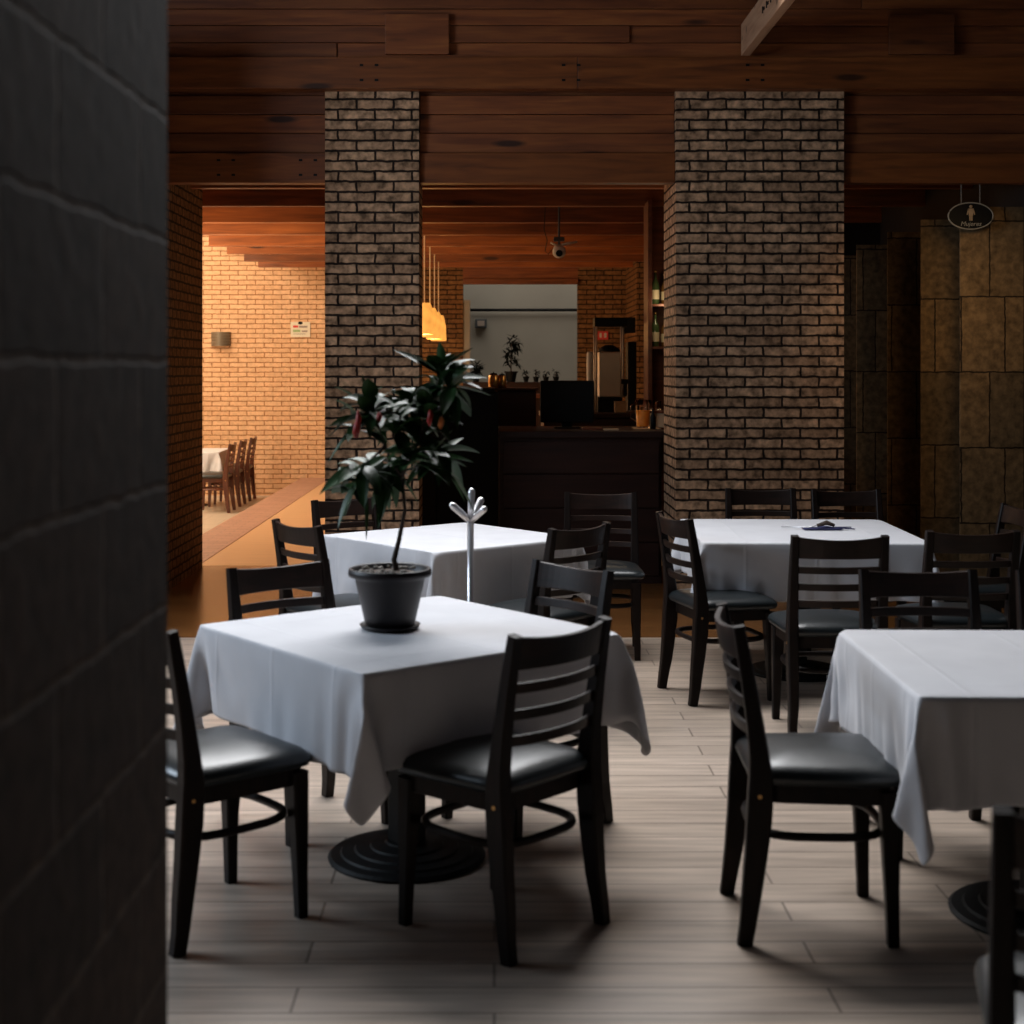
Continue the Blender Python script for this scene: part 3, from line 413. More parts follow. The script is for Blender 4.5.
-975,2,1,-1,-1,-1,0,-1,32,38,38,38,39,38,38,38,38,38,38,38,38,38,38,38,38,38,38,38,38,38,38,38,38,23,-3,-5,-7,-4,2,8,16,
-965,-2,-3,-2,0,-1,-1,-1,32,38,38,38,38,38,38,38,38,38,38,39,38,38,38,38,38,38,38,38,38,38,38,38,38,23,-3,-3,-5,-8,4,11,13,
-973,-1,0,0,-1,0,-1,-1,32,38,38,38,38,38,38,38,38,38,38,38,38,38,38,38,39,38,38,38,38,38,38,38,38,24,-5,-6,-1,3,0,13,4,
-977,0,0,0,0,0,1,-1,31,39,38,38,38,38,38,38,38,38,38,38,38,38,38,38,38,38,38,38,38,38,38,38,39,24,-3,-1,-3,2,9,3,0,
-959,-2,-2,-2,-3,-3,-3,-2,31,38,38,38,39,38,38,38,38,38,38,38,38,38,38,38,38,38,38,38,38,38,38,38,39,24,-3,0,3,4,1,2,3,
-976,-1,-1,0,0,0,0,-1,31,38,38,38,38,38,38,38,38,38,38,39,38,38,38,38,38,38,38,38,38,38,38,38,38,25,-2,2,1,0,0,-1,-1,
-961,1,-1,0,-2,-1,-2,-3,32,38,38,38,38,38,38,38,38,38,38,38,38,38,38,39,38,38,38,38,38,38,38,38,38,25,-3,-2,-1,-1,-1,-1,0,
-948,-1,-3,-2,-1,-1,-2,-3,31,39,38,38,38,38,38,38,38,38,38,38,38,38,38,38,38,38,38,39,38,38,38,38,38,25,-2,1,0,0,0,0,2,
-962,0,0,2,-3,-3,-3,-1,30,38,38,38,38,38,39,38,38,38,38,38,38,38,38,38,38,38,38,38,38,38,38,38,39,25,-3,-1,-1,0,0,0,1,
-961,4,2,2,-3,-6,-3,0,30,38,38,38,38,38,38,38,38,38,38,39,38,38,38,38,38,38,38,38,38,38,38,38,38,26,-3,-1,-1,1,0,1,1,
-971,0,7,0,-1,1,-1,-3,31,38,38,38,38,38,38,38,38,38,38,38,38,38,38,39,38,38,38,38,38,38,38,38,39,24,-1,4,2,2,1,1,1,
-984,-3,-3,0,1,3,6,1,30,38,38,38,39,38,38,38,38,38,38,38,38,38,38,38,38,38,38,39,38,38,38,38,39,24,-7,-1,1,-2,-2,-4,-4,
-936,9,-2,-5,-9,-10,-2,4,29,40,38,38,38,38,38,39,38,38,38,38,38,38,38,38,38,38,38,38,38,38,39,38,40,24,-14,-1,-4,-5,-3,-3,-4,
-946,-2,-2,-1,-1,6,18,-10,33,38,38,37,38,38,38,38,38,38,39,38,38,38,38,38,38,38,38,38,38,38,38,38,37,20,16,7,-1,-1,-3,-3,-2,
-1001,10,-3,12,15,-3,-20,29,20,38,36,36,38,38,38,38,38,38,38,38,38,38,38,38,39,38,38,38,37,38,38,38,38,20,4,1,18,15,10,4,2,
-1031,15,15,3,-22,-18,18,28,11,38,34,37,38,38,38,38,38,38,38,38,38,38,38,38,38,39,38,37,38,37,39,38,39,25,-20,23,-16,15,17,17,16,
-995,4,-18,-21,-19,7,35,9,14,38,33,37,39,37,38,38,38,38,38,38,38,38,38,38,38,39,38,37,38,39,39,37,37,28,-22,2,23,-23,2,15,15,
-953,-24,-21,-19,-5,35,32,-1,12,38,32,37,38,37,37,38,38,38,38,38,38,39,38,39,38,38,37,38,40,39,39,35,36,29,-12,-22,19,22,-23,-16,9,
-945,-17,-25,-17,33,35,24,-14,21,37,30,37,37,38,36,38,38,39,38,37,38,39,40,38,38,37,38,40,39,40,37,35,34,30,0,-34,-1,23,23,-24,-19,
-954,-27,-27,25,36,35,9,-16,27,34,30,36,37,38,36,38,39,39,37,38,39,40,40,36,38,36,40,40,39,39,37,34,33,31,11,-36,-24,16,26,19,-20,
-1009,-27,9,36,35,31,-4,-14,30,32,29,37,37,37,37,39,39,38,36,40,42,40,38,33,38,39,39,40,38,37,38,35,29,35,21,-36,-33,-4,24,30,16,
-555,-3,29,30,20,29,-11,-14,4,-35,19,13,-2,11,-2,-14,0,12,-4,-15,18,1,-14,16,-4,9,-12,4,-6,-4,-7,-8,22,12,13,-7,-26,-21,-18,-17,11,
0,-22,5,32,24,21,6,-16,4,-33,19,14,-7,11,-2,-13,2,11,-5,-12,16,-3,-8,11,-2,6,-7,-1,-3,2,-4,-19,25,15,9,-26,-21,-16,-21,8,18,
10,-21,-22,13,30,25,15,-19,6,-33,18,16,-10,10,-3,-11,4,10,-8,-7,12,-4,-4,7,-1,3,-4,0,-4,-3,8,-18,15,21,-4,-29,-14,-24,4,19,12,
0,-2,-16,-22,18,25,29,-16,5,-30,19,12,-9,7,-3,-8,2,8,-6,-3,7,-2,-3,5,-1,0,-1,0,2,-10,10,-8,2,23,-19,-19,-24,0,18,10,18,
0,-14,-7,-8,-21,24,26,2,1,-28,21,5,-7,5,-2,-6,2,5,-4,-1,3,-1,-2,4,-1,0,-1,-3,7,-9,3,5,-8,20,-28,-20,-1,15,13,22,11,
7,-11,-16,-16,-9,-18,26,20,-3,-24,18,1,-4,3,-1,-3,1,2,-2,0,1,0,-1,1,0,0,0,-3,2,1,-3,8,-14,12,-25,-1,11,20,17,7,8,
0,-2,-6,-9,-14,-18,-14,29,0,-18,11,0,0,0,0,-1,0,0,0,0,0,0,0,1,0,-1,0,-1,-1,4,-3,3,-12,2,-1,12,17,10,8,5,0,
-26,1,2,3,3,-6,-11,-14,3,-2,2,1,0,0,0,0,0,0,0,1,0,0,0,0,0,0,0,0,0,0,0,0,-2,2,12,8,10,4,2,-4,-2,
21,-2,-4,-4,0,-3,-3,-5,-3,2,1,0,0,0,1,0,0,1,0,0,0,1,0,0,1,0,0,0,0,1,0,0,-1,3,6,2,2,2,2,1,1,
18,-1,1,1,0,-1,-1,-2,-1,0,1,0,0,1,0,0,1,0,0,0,1,0,0,0,1,0,0,0,0,1,0,0,0,1,4,-1,-1,0,0,0,0,
27,2,0,1,-1,-1,1,0,0,0,1,0,0,1,0,0,1,0,0,0,1,0,0,0,1,0,0,0,0,1,0,0,0,1,0,1,0,0,0,0,1,
27,0,0,0,0,1,1,0,0,0,1,0,0,1,0,0,1,0,0,0,1,0,0,0,1,0,0,0,0,1,0,0,0,1,0,0,1,0,0,0,1,
27,0,0,0,0,1,1,0,0,0,1,0,0,1,0,0,1,0,0,0,1,0,0,0,1,0,0,0,0,1,0,0,0,1,0,1,0,0,0,1,0,
26,0,1,0,1,1,0,0,0,1,0,0,0,1,0,0,1,0,0,0,1,0,0,0,1,0,0,0,1,0,0,0,1,0,0,1,0,0,0,1,0,
25,0,1,2,0,1,0,0,0,1,0,0,0,1,0,0,1,0,0,0,1,0,0,0,1,0,0,0,1,0,0,0,1,0,0,1,0,0,0,1,2,
18,4,2,2,0,1,0,0,0,1,0,0,1,0,0,0,1,0,0,0,1,0,0,0,1,0,0,0,1,0,0,0,1,0,0,0,1,0,0,2,2,
19,4,2,0,0,1,0,0,1,0,0,0,1,0,0,0,1,0,0,1,0,0,0,1,0,0,0,0,1,0,0,0,1,0,0,1,0,0,1,1,1,
20,4,1,1,0,1,0,0,1,0,0,0,1,0,0,1,0,0,0,1,0,0,0,1,0,0,0,1,0,0,0,1,0,0,0,1,0,1,2,2,1,
19,2,1,1,1,0,0,0,1,0,0,0,1,0,0,1,0,0,0,1,0,0,0,1,0,0,0,1,0,0,0,1,0,0,0,1,0,2,2,2,0,
18,2,2,1,1,0,0,0,1,0,0,1,0,0,0,1,0,0,0,1,0,0,0,1,0,0,0,1,0,0,0,1,0,0,0,1,1,1,3,0,1,
18,3,2,0,0,1,0,1,0,0,0,1,0,0,0,1,0,0,0,1,0,0,0,1,0,0,0,1,0,0,0,1,0,0,0,1,1,0,0,2,4,
18,3,1,0,1,0,0,1,0,0,0,1,0,0,0,1,0,0,0,1,0,0,1,0,0,0,1,0,0,0,1,0,0,0,0,1,1,0,1,3,4,
18,2,0,0,1,0,0,1,0,0,0,1,0,0,1,0,0,0,1,0,0,0,1,0,0,0,1,0,0,0,1,0,0,0,0,1,0,0,4,3,4,
17,1,0,0,1,0,0,1,0,0,1,0,0,0,1,0,0,0,1,0,0,0,1,0,0,0,1,0,0,0,1,0,0,0,0,0,1,2,2,4,3,
14,1,1,1,1,1,1,0,0,0,1,0,0,0,1,0,0,0,1,0,0,0,1,0,0,0,1,0,0,1,0,0,0,0,0,0,1,3,3,3,2,
10,1,2,2,2,2,1,0,0,0,1,0,0,0,1,0,0,0,1,0,0,0,1,0,0,0,1,0,0,1,0,0,0,0,0,1,2,2,2,1,2,
10,2,2,3,3,1,1,0,0,0,1,0,0,0,1,0,0,0,1,0,0,0,1,0,0,0,1,0,0,1,0,0,0,0,1,1,1,1,1,1,1,
12,2,3,4,3,1,0,0,0,1,0,0,0,1,0,0,0,0,1,0,0,0,1,0,0,1,0,0,0,1,0,0,0,1,0,1,0,1,0,1,0,
14,4,4,4,2,0,0,0,0,1,0,0,0,1,0,0,0,0,1,0,0,0,1,0,0,1,0,0,0,1,0,0,0,1,0,1,0,1,0,1,1,
13,5,5,3,1,0,0,0,0,1,0,0,0,1,0,0,0,0,1,0,0,0,1,0,0,1,0,0,1,0,0,0,1,0,0,1,0,1,0,1,3,
12,5,5,1,0,1,1,0,1,0,0,0,0,1,0,0,0,1,0,0,0,0,1,0,0,1,0,0,1,0,0,1,0,-1,1,0,0,0,1,2,4,
13,3,2,1,1,1,0,2,2,0,0,0,0,1,0,0,0,1,0,0,0,0,1,0,0,1,0,0,1,0,0,1,0,-2,-5,-2,3,-2,-1,-1,0,
16,-2,3,5,3,2,5,9,3,-2,0,0,0,1,0,0,0,1,0,0,0,1,0,0,1,0,0,0,1,0,1,1,1,-4,-6,-5,-4,-3,-2,-2,-2,
-6,7,8,10,10,12,0,10,-7,0,3,-1,-1,0,0,0,0,-1,0,0,0,0,0,0,0,0,0,0,0,0,0,-1,3,12,-10,-13,-11,-8,-5,-4,-3,
25,11,9,5,-2,12,-8,5,-31,1,12,5,-4,-2,1,-1,1,0,-1,0,0,0,0,0,1,0,-2,1,3,-3,2,0,2,4,24,-18,-1,-10,-13,-12,-8,
49,-5,2,14,-1,-16,19,-18,-32,3,17,5,-5,-4,4,-2,1,0,0,0,0,-1,0,-1,3,-1,1,-1,4,-6,4,1,-2,-5,28,10,-15,-9,7,-3,-4,
3,18,9,-11,-16,22,1,-31,-30,6,21,4,-5,-6,6,-2,2,0,-1,0,0,-1,2,-6,8,-2,5,-4,4,-9,6,1,-5,-13,23,31,-3,-8,-19,-3,6,
35,-3,-15,-16,21,10,-12,-36,-27,10,23,4,-6,-7,7,-1,1,2,-2,0,-1,-2,5,-12,13,-1,5,-3,-2,-6,7,1,-9,-17,22,25,25,-8,-5,-16,-17,
36,-18,-9,16,16,4,-24,-35,-25,15,24,2,-7,-7,9,-2,1,4,-5,2,-2,-2,6,-16,14,7,1,-1,-11,1,6,1,-13,-19,26,9,32,20,-10,-7,-18,
-7,1,1,24,8,-3,-33,-35,-19,19,24,2,-9,-7,11,-3,2,5,-7,2,-3,0,7,-19,7,10,2,-3,-7,6,3,2,-17,-18,24,4,24,27,20,-16,-14,
-26,-2,29,9,6,-12,-37,-35,-11,20,25,1,-7,-12,16,-7,5,6,-11,7,-8,5,5,-21,3,7,2,-1,2,6,0,3,-22,-16,21,5,12,31,27,3,-2,
-410,33,28,21,18,16,3,5,5,1,0,1,3,2,0,-3,-2,-2,-2,1,3,4,1,1,-2,1,0,0,-1,-1,2,4,4,-2,-6,-7,-24,-22,-21,-25,-28,
18,38,31,20,18,18,7,4,4,1,2,2,1,1,0,-3,-2,-2,0,2,4,2,0,-1,0,1,0,-1,-1,1,2,4,-1,0,-6,-14,-23,-23,-22,-28,-28,
21,36,32,25,19,18,11,4,4,3,2,1,0,1,-1,-2,-2,0,1,2,3,0,0,0,0,1,-1,-1,1,1,1,3,-1,0,-8,-19,-23,-23,-27,-28,-28,
22,33,31,30,25,17,15,5,5,3,0,2,0,1,-1,-1,-1,1,1,2,1,-1,0,1,0,-1,0,0,1,1,0,2,-1,0,-11,-22,-23,-27,-28,-28,-28,
20,32,31,30,31,22,17,7,5,3,0,2,0,1,-1,0,0,1,1,0,0,1,0,0,0,-1,0,0,1,1,0,1,0,-1,-16,-24,-27,-28,-28,-32,-37,
20,36,35,33,31,30,20,11,5,3,1,1,1,0,0,0,0,1,0,0,1,0,0,0,0,-1,0,0,1,1,0,1,0,-3,-23,-26,-28,-31,-36,-38,-37,
18,38,37,37,35,33,31,15,6,5,0,0,1,0,0,0,1,0,0,1,0,0,0,0,0,0,0,0,1,1,0,0,0,-11,-27,-29,-35,-37,-37,-38,-37,
13,38,38,38,38,37,37,34,8,4,0,0,0,0,1,0,0,1,0,0,1,0,0,0,0,0,1,0,0,1,0,0,-2,-23,-34,-37,-37,-38,-37,-37,-39,
11,37,38,37,38,38,40,42,16,-1,-1,0,0,0,0,0,0,0,0,0,0,0,0,0,0,0,0,0,0,0,0,0,1,-32,-32,-38,-38,-38,-38,-39,-41,
7,39,39,39,38,39,41,41,12,0,0,0,0,0,0,0,0,0,0,0,0,0,0,0,0,0,0,0,0,0,0,0,0,-27,-37,-39,-38,-38,-38,-40,-45,
13,40,40,38,38,40,41,40,12,0,0,0,0,0,0,0,0,0,0,0,0,0,0,0,0,0,0,0,0,0,0,0,1,-28,-38,-38,-38,-38,-39,-43,-49,
22,40,39,38,39,40,40,39,13,0,0,0,0,0,0,0,0,0,0,0,0,0,0,0,0,0,0,0,0,0,0,0,2,-29,-38,-38,-38,-38,-41,-45,-50,
30,38,38,39,39,39,40,39,13,0,0,0,0,0,0,0,0,0,0,0,0,0,0,0,0,0,0,0,0,0,0,0,2,-28,-39,-38,-38,-39,-42,-46,-47,
32,38,38,38,39,39,39,39,13,0,0,0,0,0,0,0,0,0,0,0,0,0,0,0,0,0,0,0,0,0,0,0,2,-28,-38,-38,-39,-40,-42,-45,-42,
29,38,38,38,38,38,38,39,14,0,0,0,0,0,0,0,0,0,0,0,0,0,0,0,0,0,0,0,0,0,0,0,2,-28,-38,-38,-39,-40,-41,-41,-40,
22,38,38,38,38,38,38,39,14,0,0,0,0,0,0,0,0,0,0,0,0,0,0,0,0,0,0,0,0,0,0,0,2,-28,-38,-38,-39,-39,-39,-39,-38,
13,38,38,39,38,39,38,39,14,0,0,0,0,0,0,0,0,0,0,0,0,0,0,0,0,0,0,0,0,0,0,0,2,-28,-38,-38,-38,-39,-38,-38,-38,
7,38,39,40,39,38,38,40,14,0,0,0,0,0,0,0,0,0,0,0,0,0,0,0,0,0,0,0,0,0,0,0,2,-27,-39,-38,-38,-38,-38,-38,-37,
-1,40,41,42,39,38,38,39,15,0,0,0,0,0,0,0,0,0,0,0,0,0,0,0,0,0,0,0,0,0,0,0,2,-27,-38,-38,-38,-39,-38,-37,-39,
-4,43,43,41,39,38,38,39,15,0,0,0,0,0,0,0,0,0,0,0,0,0,0,0,0,0,0,0,0,0,0,0,2,-27,-38,-38,-38,-39,-37,-39,-39,
-3,45,43,40,38,38,38,39,15,0,0,0,0,0,0,0,0,0,0,0,0,0,0,0,0,0,0,0,0,0,0,0,2,-26,-39,-38,-39,-38,-38,-39,-41,
4,44,41,39,38,38,38,39,15,0,0,0,0,0,0,0,0,0,0,0,0,0,0,0,0,0,0,0,0,0,0,0,2,-26,-39,-39,-38,-38,-38,-41,-42,
12,42,39,38,38,38,38,39,15,0,0,0,0,0,0,0,0,0,0,0,0,0,0,0,0,0,0,0,0,0,0,0,2,-26,-38,-39,-38,-38,-40,-40,-42,
16,38,39,38,38,38,38,38,16,0,0,0,0,0,0,0,0,0,0,0,0,0,0,0,0,0,0,0,0,0,0,0,2,-26,-38,-39,-38,-38,-40,-41,-40,
16,37,38,38,38,38,38,39,16,0,0,0,0,0,0,0,0,0,0,0,0,0,0,0,0,0,0,0,0,0,0,0,2,-26,-38,-38,-38,-39,-40,-40,-38,
11,38,38,38,38,38,38,39,17,0,0,0,0,0,0,0,0,0,0,0,0,0,0,0,0,0,0,0,0,0,0,0,2,-25,-39,-38,-38,-39,-39,-39,-38,
7,38,38,39,38,38,38,40,17,0,0,0,0,0,0,0,0,0,0,0,0,0,0,0,0,0,0,0,0,0,0,0,2,-25,-38,-39,-38,-39,-38,-38,-38,
3,38,38,39,38,39,39,40,17,0,0,0,0,0,0,0,0,0,0,0,0,0,0,0,0,0,0,0,0,0,0,0,2,-25,-38,-39,-38,-38,-38,-39,-39,
1,39,39,39,38,38,40,41,17,0,0,0,0,0,0,0,0,0,0,0,0,0,0,0,0,0,0,0,0,0,0,0,2,-25,-38,-39,-38,-38,-38,-39,-42,
2,40,40,38,38,39,40,41,17,0,0,0,0,0,0,0,0,0,0,0,0,0,0,0,0,0,0,0,0,0,0,0,1,-23,-39,-38,-38,-38,-38,-41,-47,
8,40,39,38,39,40,40,40,17,0,0,0,0,0,0,0,0,0,0,0,0,0,0,0,0,0,0,0,0,0,0,0,1,-23,-38,-38,-38,-38,-40,-44,-49,
14,40,39,38,39,40,40,39,19,-1,0,0,0,0,0,0,0,0,0,0,0,0,0,0,0,0,0,0,0,0,0,0,1,-23,-38,-38,-37,-39,-42,-46,-48,
21,38,38,38,38,38,38,40,23,-1,0,0,1,0,0,0,0,0,0,0,0,0,0,0,0,0,0,0,0,0,-1,0,0,-27,-37,-37,-37,-39,-43,-46,-45,
23,35,37,38,37,36,34,36,7,3,1,0,-1,0,0,0,0,-1,0,-1,0,0,-1,0,0,0,-1,0,-1,0,-1,0,-2,-6,-32,-35,-37,-40,-42,-43,-41,
14,35,37,36,34,34,31,18,7,1,0,-1,0,0,0,0,-1,0,-1,0,0,-1,0,0,-1,0,-1,-1,0,-1,1,-1,0,-3,-18,-31,-34,-36,-37,-38,-38,
-1,35,35,34,31,29,22,12,6,1,0,0,0,0,0,0,-1,0,-1,0,-1,0,0,0,-1,-2,-1,0,0,0,0,0,0,-2,-12,-23,-29,-34,-34,-34,-35,
-9,33,31,30,30,25,16,9,6,1,0,0,0,0,0,0,-1,0,-1,-1,0,0,0,0,-2,-2,0,-1,1,0,0,0,-1,1,-11,-17,-25,-28,-32,-34,-35,
-14,30,31,31,28,17,14,8,5,1,0,0,0,0,0,0,-1,-1,-2,-1,0,1,1,-1,-2,-2,0,0,0,0,0,0,0,1,-9,-13,-21,-26,-30,-29,-32,
-26,32,33,31,19,16,12,7,4,0,0,0,1,0,0,-1,-1,-3,-3,0,2,2,1,-1,-3,0,-1,0,-1,0,1,0,1,1,-8,-13,-18,-23,-26,-28,-29,
-29,34,34,21,17,15,9,6,4,0,1,0,0,1,0,-2,-4,-4,-2,2,4,2,0,-1,-1,-1,-2,-1,0,1,1,0,1,1,-7,-15,-17,-20,-20,-25,-29,
-25,35,25,17,16,13,7,7,3,1,0,0,1,1,-1,-5,-6,-3,1,4,4,1,1,-1,-1,-2,-1,-1,0,1,0,0,2,0,-7,-18,-14,-15,-18,12,-40,
]),
'C':(41,[
-544,2,-10,-31,18,38,-11,-3,42,44,41,39,39,43,40,43,41,40,42,41,40,39,38,38,41,42,43,44,41,41,43,39,46,37,39,-15,-33,18,34,29,21,
-1165,-11,7,-20,-8,38,-1,8,40,42,38,38,40,44,40,41,41,42,41,41,40,38,39,40,42,42,43,42,41,41,43,40,44,37,37,-26,-11,32,30,25,-11,
-1186,23,15,-9,-24,24,19,8,41,32,38,41,42,42,41,41,41,41,41,40,41,39,40,40,43,42,42,41,41,41,43,41,41,39,32,-29,18,30,28,-8,-21,
-1190,27,23,17,-20,-1,30,11,39,31,40,41,42,41,41,41,41,40,41,42,40,40,41,42,41,42,40,41,42,41,42,41,41,39,27,-17,32,28,-3,-23,-11,
-1190,15,23,22,20,-21,27,16,39,32,42,41,41,41,41,41,40,41,42,41,41,40,41,43,41,41,40,41,41,42,41,41,40,40,20,10,31,0,-21,7,7,
-1188,-3,1,13,19,22,-4,27,40,36,41,41,41,41,41,41,41,41,41,41,41,41,42,41,41,41,41,41,41,41,41,41,40,40,18,31,2,-2,0,-9,-18,
-1132,-2,-1,-1,2,8,18,23,40,41,40,41,41,41,41,41,41,41,41,41,41,42,41,41,41,41,41,41,41,41,41,41,40,42,27,16,-9,-10,-12,-14,-16,
-1053,-3,-1,-3,-5,1,-7,19,43,42,41,41,41,41,41,41,41,41,41,41,41,42,41,41,41,41,41,41,41,41,41,41,42,42,28,-18,-15,-13,-10,-9,-8,
-1015,-2,-1,-3,-5,-7,-12,20,42,41,41,41,41,41,41,41,41,41,41,41,42,41,41,41,41,41,41,41,41,41,41,41,42,41,30,-15,-8,-4,-3,-4,-3,
-1080,-1,-1,-1,0,1,-3,24,41,41,41,41,41,41,41,41,41,41,41,42,41,41,41,41,41,41,41,41,41,41,41,41,41,42,29,3,-3,-4,-2,0,1,
-1113,-1,0,0,0,0,-1,23,41,41,41,41,41,41,41,41,41,42,41,41,41,41,41,41,41,41,41,41,41,41,41,41,41,41,30,-4,3,0,2,3,0,
-1100,-4,-4,-4,-4,-4,-4,23,41,41,41,41,41,41,41,41,42,41,41,41,41,41,41,41,41,41,41,41,41,41,41,41,41,41,30,-3,-2,-1,0,2,5,
-1114,-1,-1,0,0,-1,-3,22,41,41,41,41,41,42,41,41,41,41,41,41,41,41,41,41,41,41,41,41,41,41,41,41,41,41,30,-3,-4,-5,3,-2,5,
-1097,-2,-1,-2,-4,-4,-3,22,41,41,42,41,41,41,41,41,41,41,41,41,41,41,41,41,41,41,41,41,41,41,41,41,41,41,30,-2,0,-6,-10,-1,6,
-1083,0,-7,-5,-5,-3,-3,22,42,41,41,41,41,41,41,41,41,41,41,41,41,41,41,41,41,41,41,41,41,41,41,41,41,41,31,2,-4,1,-5,-10,-2,
-1079,0,-6,-6,-5,-3,-3,23,41,41,41,41,41,41,41,41,41,41,41,41,41,41,41,41,41,41,41,41,41,41,41,41,41,42,30,-1,4,3,-4,-9,-13,
-1084,-1,-4,-3,-3,-2,-3,23,41,41,41,41,41,41,41,41,41,41,41,41,41,41,41,41,41,41,41,41,41,41,41,42,41,41,30,-1,1,0,-3,-13,-5,
-1088,-1,-1,-2,-2,-2,-3,23,41,41,41,41,41,41,41,41,41,41,41,41,41,41,41,41,41,41,41,42,41,41,41,41,41,41,30,-4,2,-3,-8,-4,-4,
-1067,-8,-7,-6,-4,-4,-3,23,41,41,41,41,41,41,41,41,41,41,41,41,41,41,41,41,41,42,41,41,41,41,41,41,41,41,30,-4,-4,-3,-3,-5,-6,
-1075,-4,-4,-2,-3,-3,-4,23,41,41,41,41,41,41,41,41,41,41,41,41,41,41,41,42,41,41,41,41,41,41,41,41,41,41,30,-6,-2,-2,-2,-1,-1,
-1086,-5,-4,-3,-3,-2,-3,23,41,41,41,41,41,41,41,41,41,41,41,41,41,42,41,41,41,41,41,41,41,41,41,41,41,41,30,-6,-3,-5,-5,-4,-4,
-1070,-4,-3,-4,-5,-4,-3,23,41,41,41,41,41,41,41,41,41,41,41,42,41,41,41,41,41,41,41,41,41,41,41,41,41,41,30,-5,-3,-3,-4,-4,-4,
-1078,-7,-5,-2,-1,-1,-3,23,41,41,41,41,41,41,41,41,41,41,42,41,41,41,41,41,41,41,41,41,41,41,41,41,41,41,30,-5,-2,-2,-3,-3,-2,
-1088,-5,1,-2,-4,-2,-4,24,41,41,41,41,41,41,41,41,42,41,41,41,41,41,41,41,41,41,41,41,41,41,41,41,41,41,30,-5,-2,-3,-3,-4,-6,
-1083,1,-4,-4,-4,-2,-3,25,41,41,41,41,41,41,42,41,41,41,41,41,41,41,41,41,41,41,41,41,41,41,41,41,41,42,29,-5,-3,-3,-4,-6,-4,
-1081,-2,1,-1,-2,-4,-7,24,41,41,41,41,41,42,41,41,41,41,41,41,41,41,41,41,41,41,41,41,41,41,41,41,41,42,29,-5,-2,-2,-1,-1,0,
-1092,-7,-4,-2,0,-1,-4,24,42,41,41,41,41,41,41,41,41,41,41,41,41,41,41,41,41,41,41,41,41,41,41,41,41,42,29,-5,-3,-3,-4,-4,-5,
-1074,-6,-5,-4,-3,-1,-4,24,42,41,41,41,41,41,41,41,41,41,41,41,41,41,41,41,41,41,41,41,41,41,41,41,41,42,29,-5,-3,-5,-5,-4,-4,
-1066,-4,-5,-5,-5,-5,-5,24,42,41,41,41,41,41,41,41,41,41,41,41,41,41,41,41,41,41,41,41,41,42,41,41,41,41,29,-5,-1,1,1,1,1,
-1114,-1,-1,0,1,0,-4,25,41,41,41,41,41,41,41,41,41,41,41,41,41,41,41,41,41,41,41,42,41,41,41,41,41,41,28,-3,-2,-3,-4,-2,-1,
-1094,-4,-4,-1,-1,1,-2,25,41,41,41,41,41,41,41,41,41,41,41,41,41,41,41,41,41,42,41,41,41,41,41,41,41,41,28,-2,2,3,2,-1,-2,
-1125,-2,3,-2,0,0,5,24,41,41,41,41,41,41,41,41,41,41,41,41,41,41,41,42,41,41,41,41,41,41,41,41,41,41,29,4,3,-2,-8,-5,7,
-1095,0,-10,-8,-4,-4,2,23,42,41,41,41,41,41,41,41,41,41,41,41,41,41,42,41,41,41,41,41,41,41,41,41,41,42,30,-9,-1,1,2,2,8,
-1069,-6,-7,-9,-8,-10,-16,22,43,41,41,41,41,41,41,41,41,41,41,41,42,41,41,41,41,41,41,41,41,41,41,41,42,42,25,-13,-7,1,3,2,0,
-1066,-9,-11,-9,-8,-7,-4,34,41,41,41,41,41,41,41,41,41,41,42,41,41,41,41,41,41,41,41,41,41,41,41,41,40,41,27,10,-7,-10,-7,-6,-7,
-1093,-10,-10,-8,-2,12,27,26,34,41,41,40,41,42,41,41,41,40,41,42,41,41,41,41,41,41,41,41,41,41,41,39,41,41,11,22,22,2,-5,-5,-5,
-1177,-8,0,12,13,17,34,13,32,40,41,41,41,41,41,42,40,40,42,41,41,41,41,41,41,41,41,41,41,41,41,38,41,40,31,-24,28,28,16,-3,-5,
-1232,17,18,3,18,20,35,3,30,38,41,40,42,42,40,41,40,41,41,41,41,41,41,41,41,42,41,41,41,40,42,35,42,40,35,-26,-2,29,28,29,6,
-1236,15,-5,24,5,31,24,3,28,35,40,41,42,41,42,39,41,41,41,41,41,41,40,42,43,42,40,40,40,41,42,33,40,37,41,-14,-17,2,29,29,23,
-1213,-6,26,1,25,36,-1,11,24,34,41,40,42,40,41,41,41,40,42,41,40,41,42,44,44,42,37,39,41,40,42,29,41,40,40,-8,-39,-2,24,24,23,
-1192,23,8,11,32,33,-25,23,23,33,40,39,40,41,41,41,41,42,43,40,39,42,46,46,44,40,34,39,41,39,38,30,40,41,41,0,-41,-29,13,24,25,
-611,32,31,17,16,-2,-25,-21,6,-3,13,13,-16,-5,26,-13,2,3,-1,-11,14,-10,-4,14,0,0,-4,-1,3,6,7,-28,-8,24,5,-33,-27,-35,12,14,22,
-60,33,32,21,27,6,-24,-24,5,-4,15,16,-17,-2,17,-9,2,2,-2,-5,9,-8,-2,12,1,-12,-7,-3,4,10,14,-23,-3,19,-4,-29,-37,-6,15,19,14,
-63,2,29,29,21,23,-26,-18,13,-5,16,4,-13,1,8,-3,0,1,-1,-2,7,-8,0,10,-7,-7,-8,-3,6,12,9,-16,0,14,-12,-28,-29,11,18,10,-14,
-22,5,-6,16,25,30,-16,-14,12,-3,9,2,-7,1,2,1,-2,1,0,-2,6,-6,2,6,-11,3,-9,2,-1,9,5,-9,1,11,-18,-32,-4,16,7,-10,17,
-8,-10,-5,-6,13,26,8,-9,4,-2,3,1,-2,0,1,2,-3,1,1,-2,4,-4,2,2,-7,5,-5,0,-2,5,2,-4,1,10,-23,-26,13,6,5,17,22,
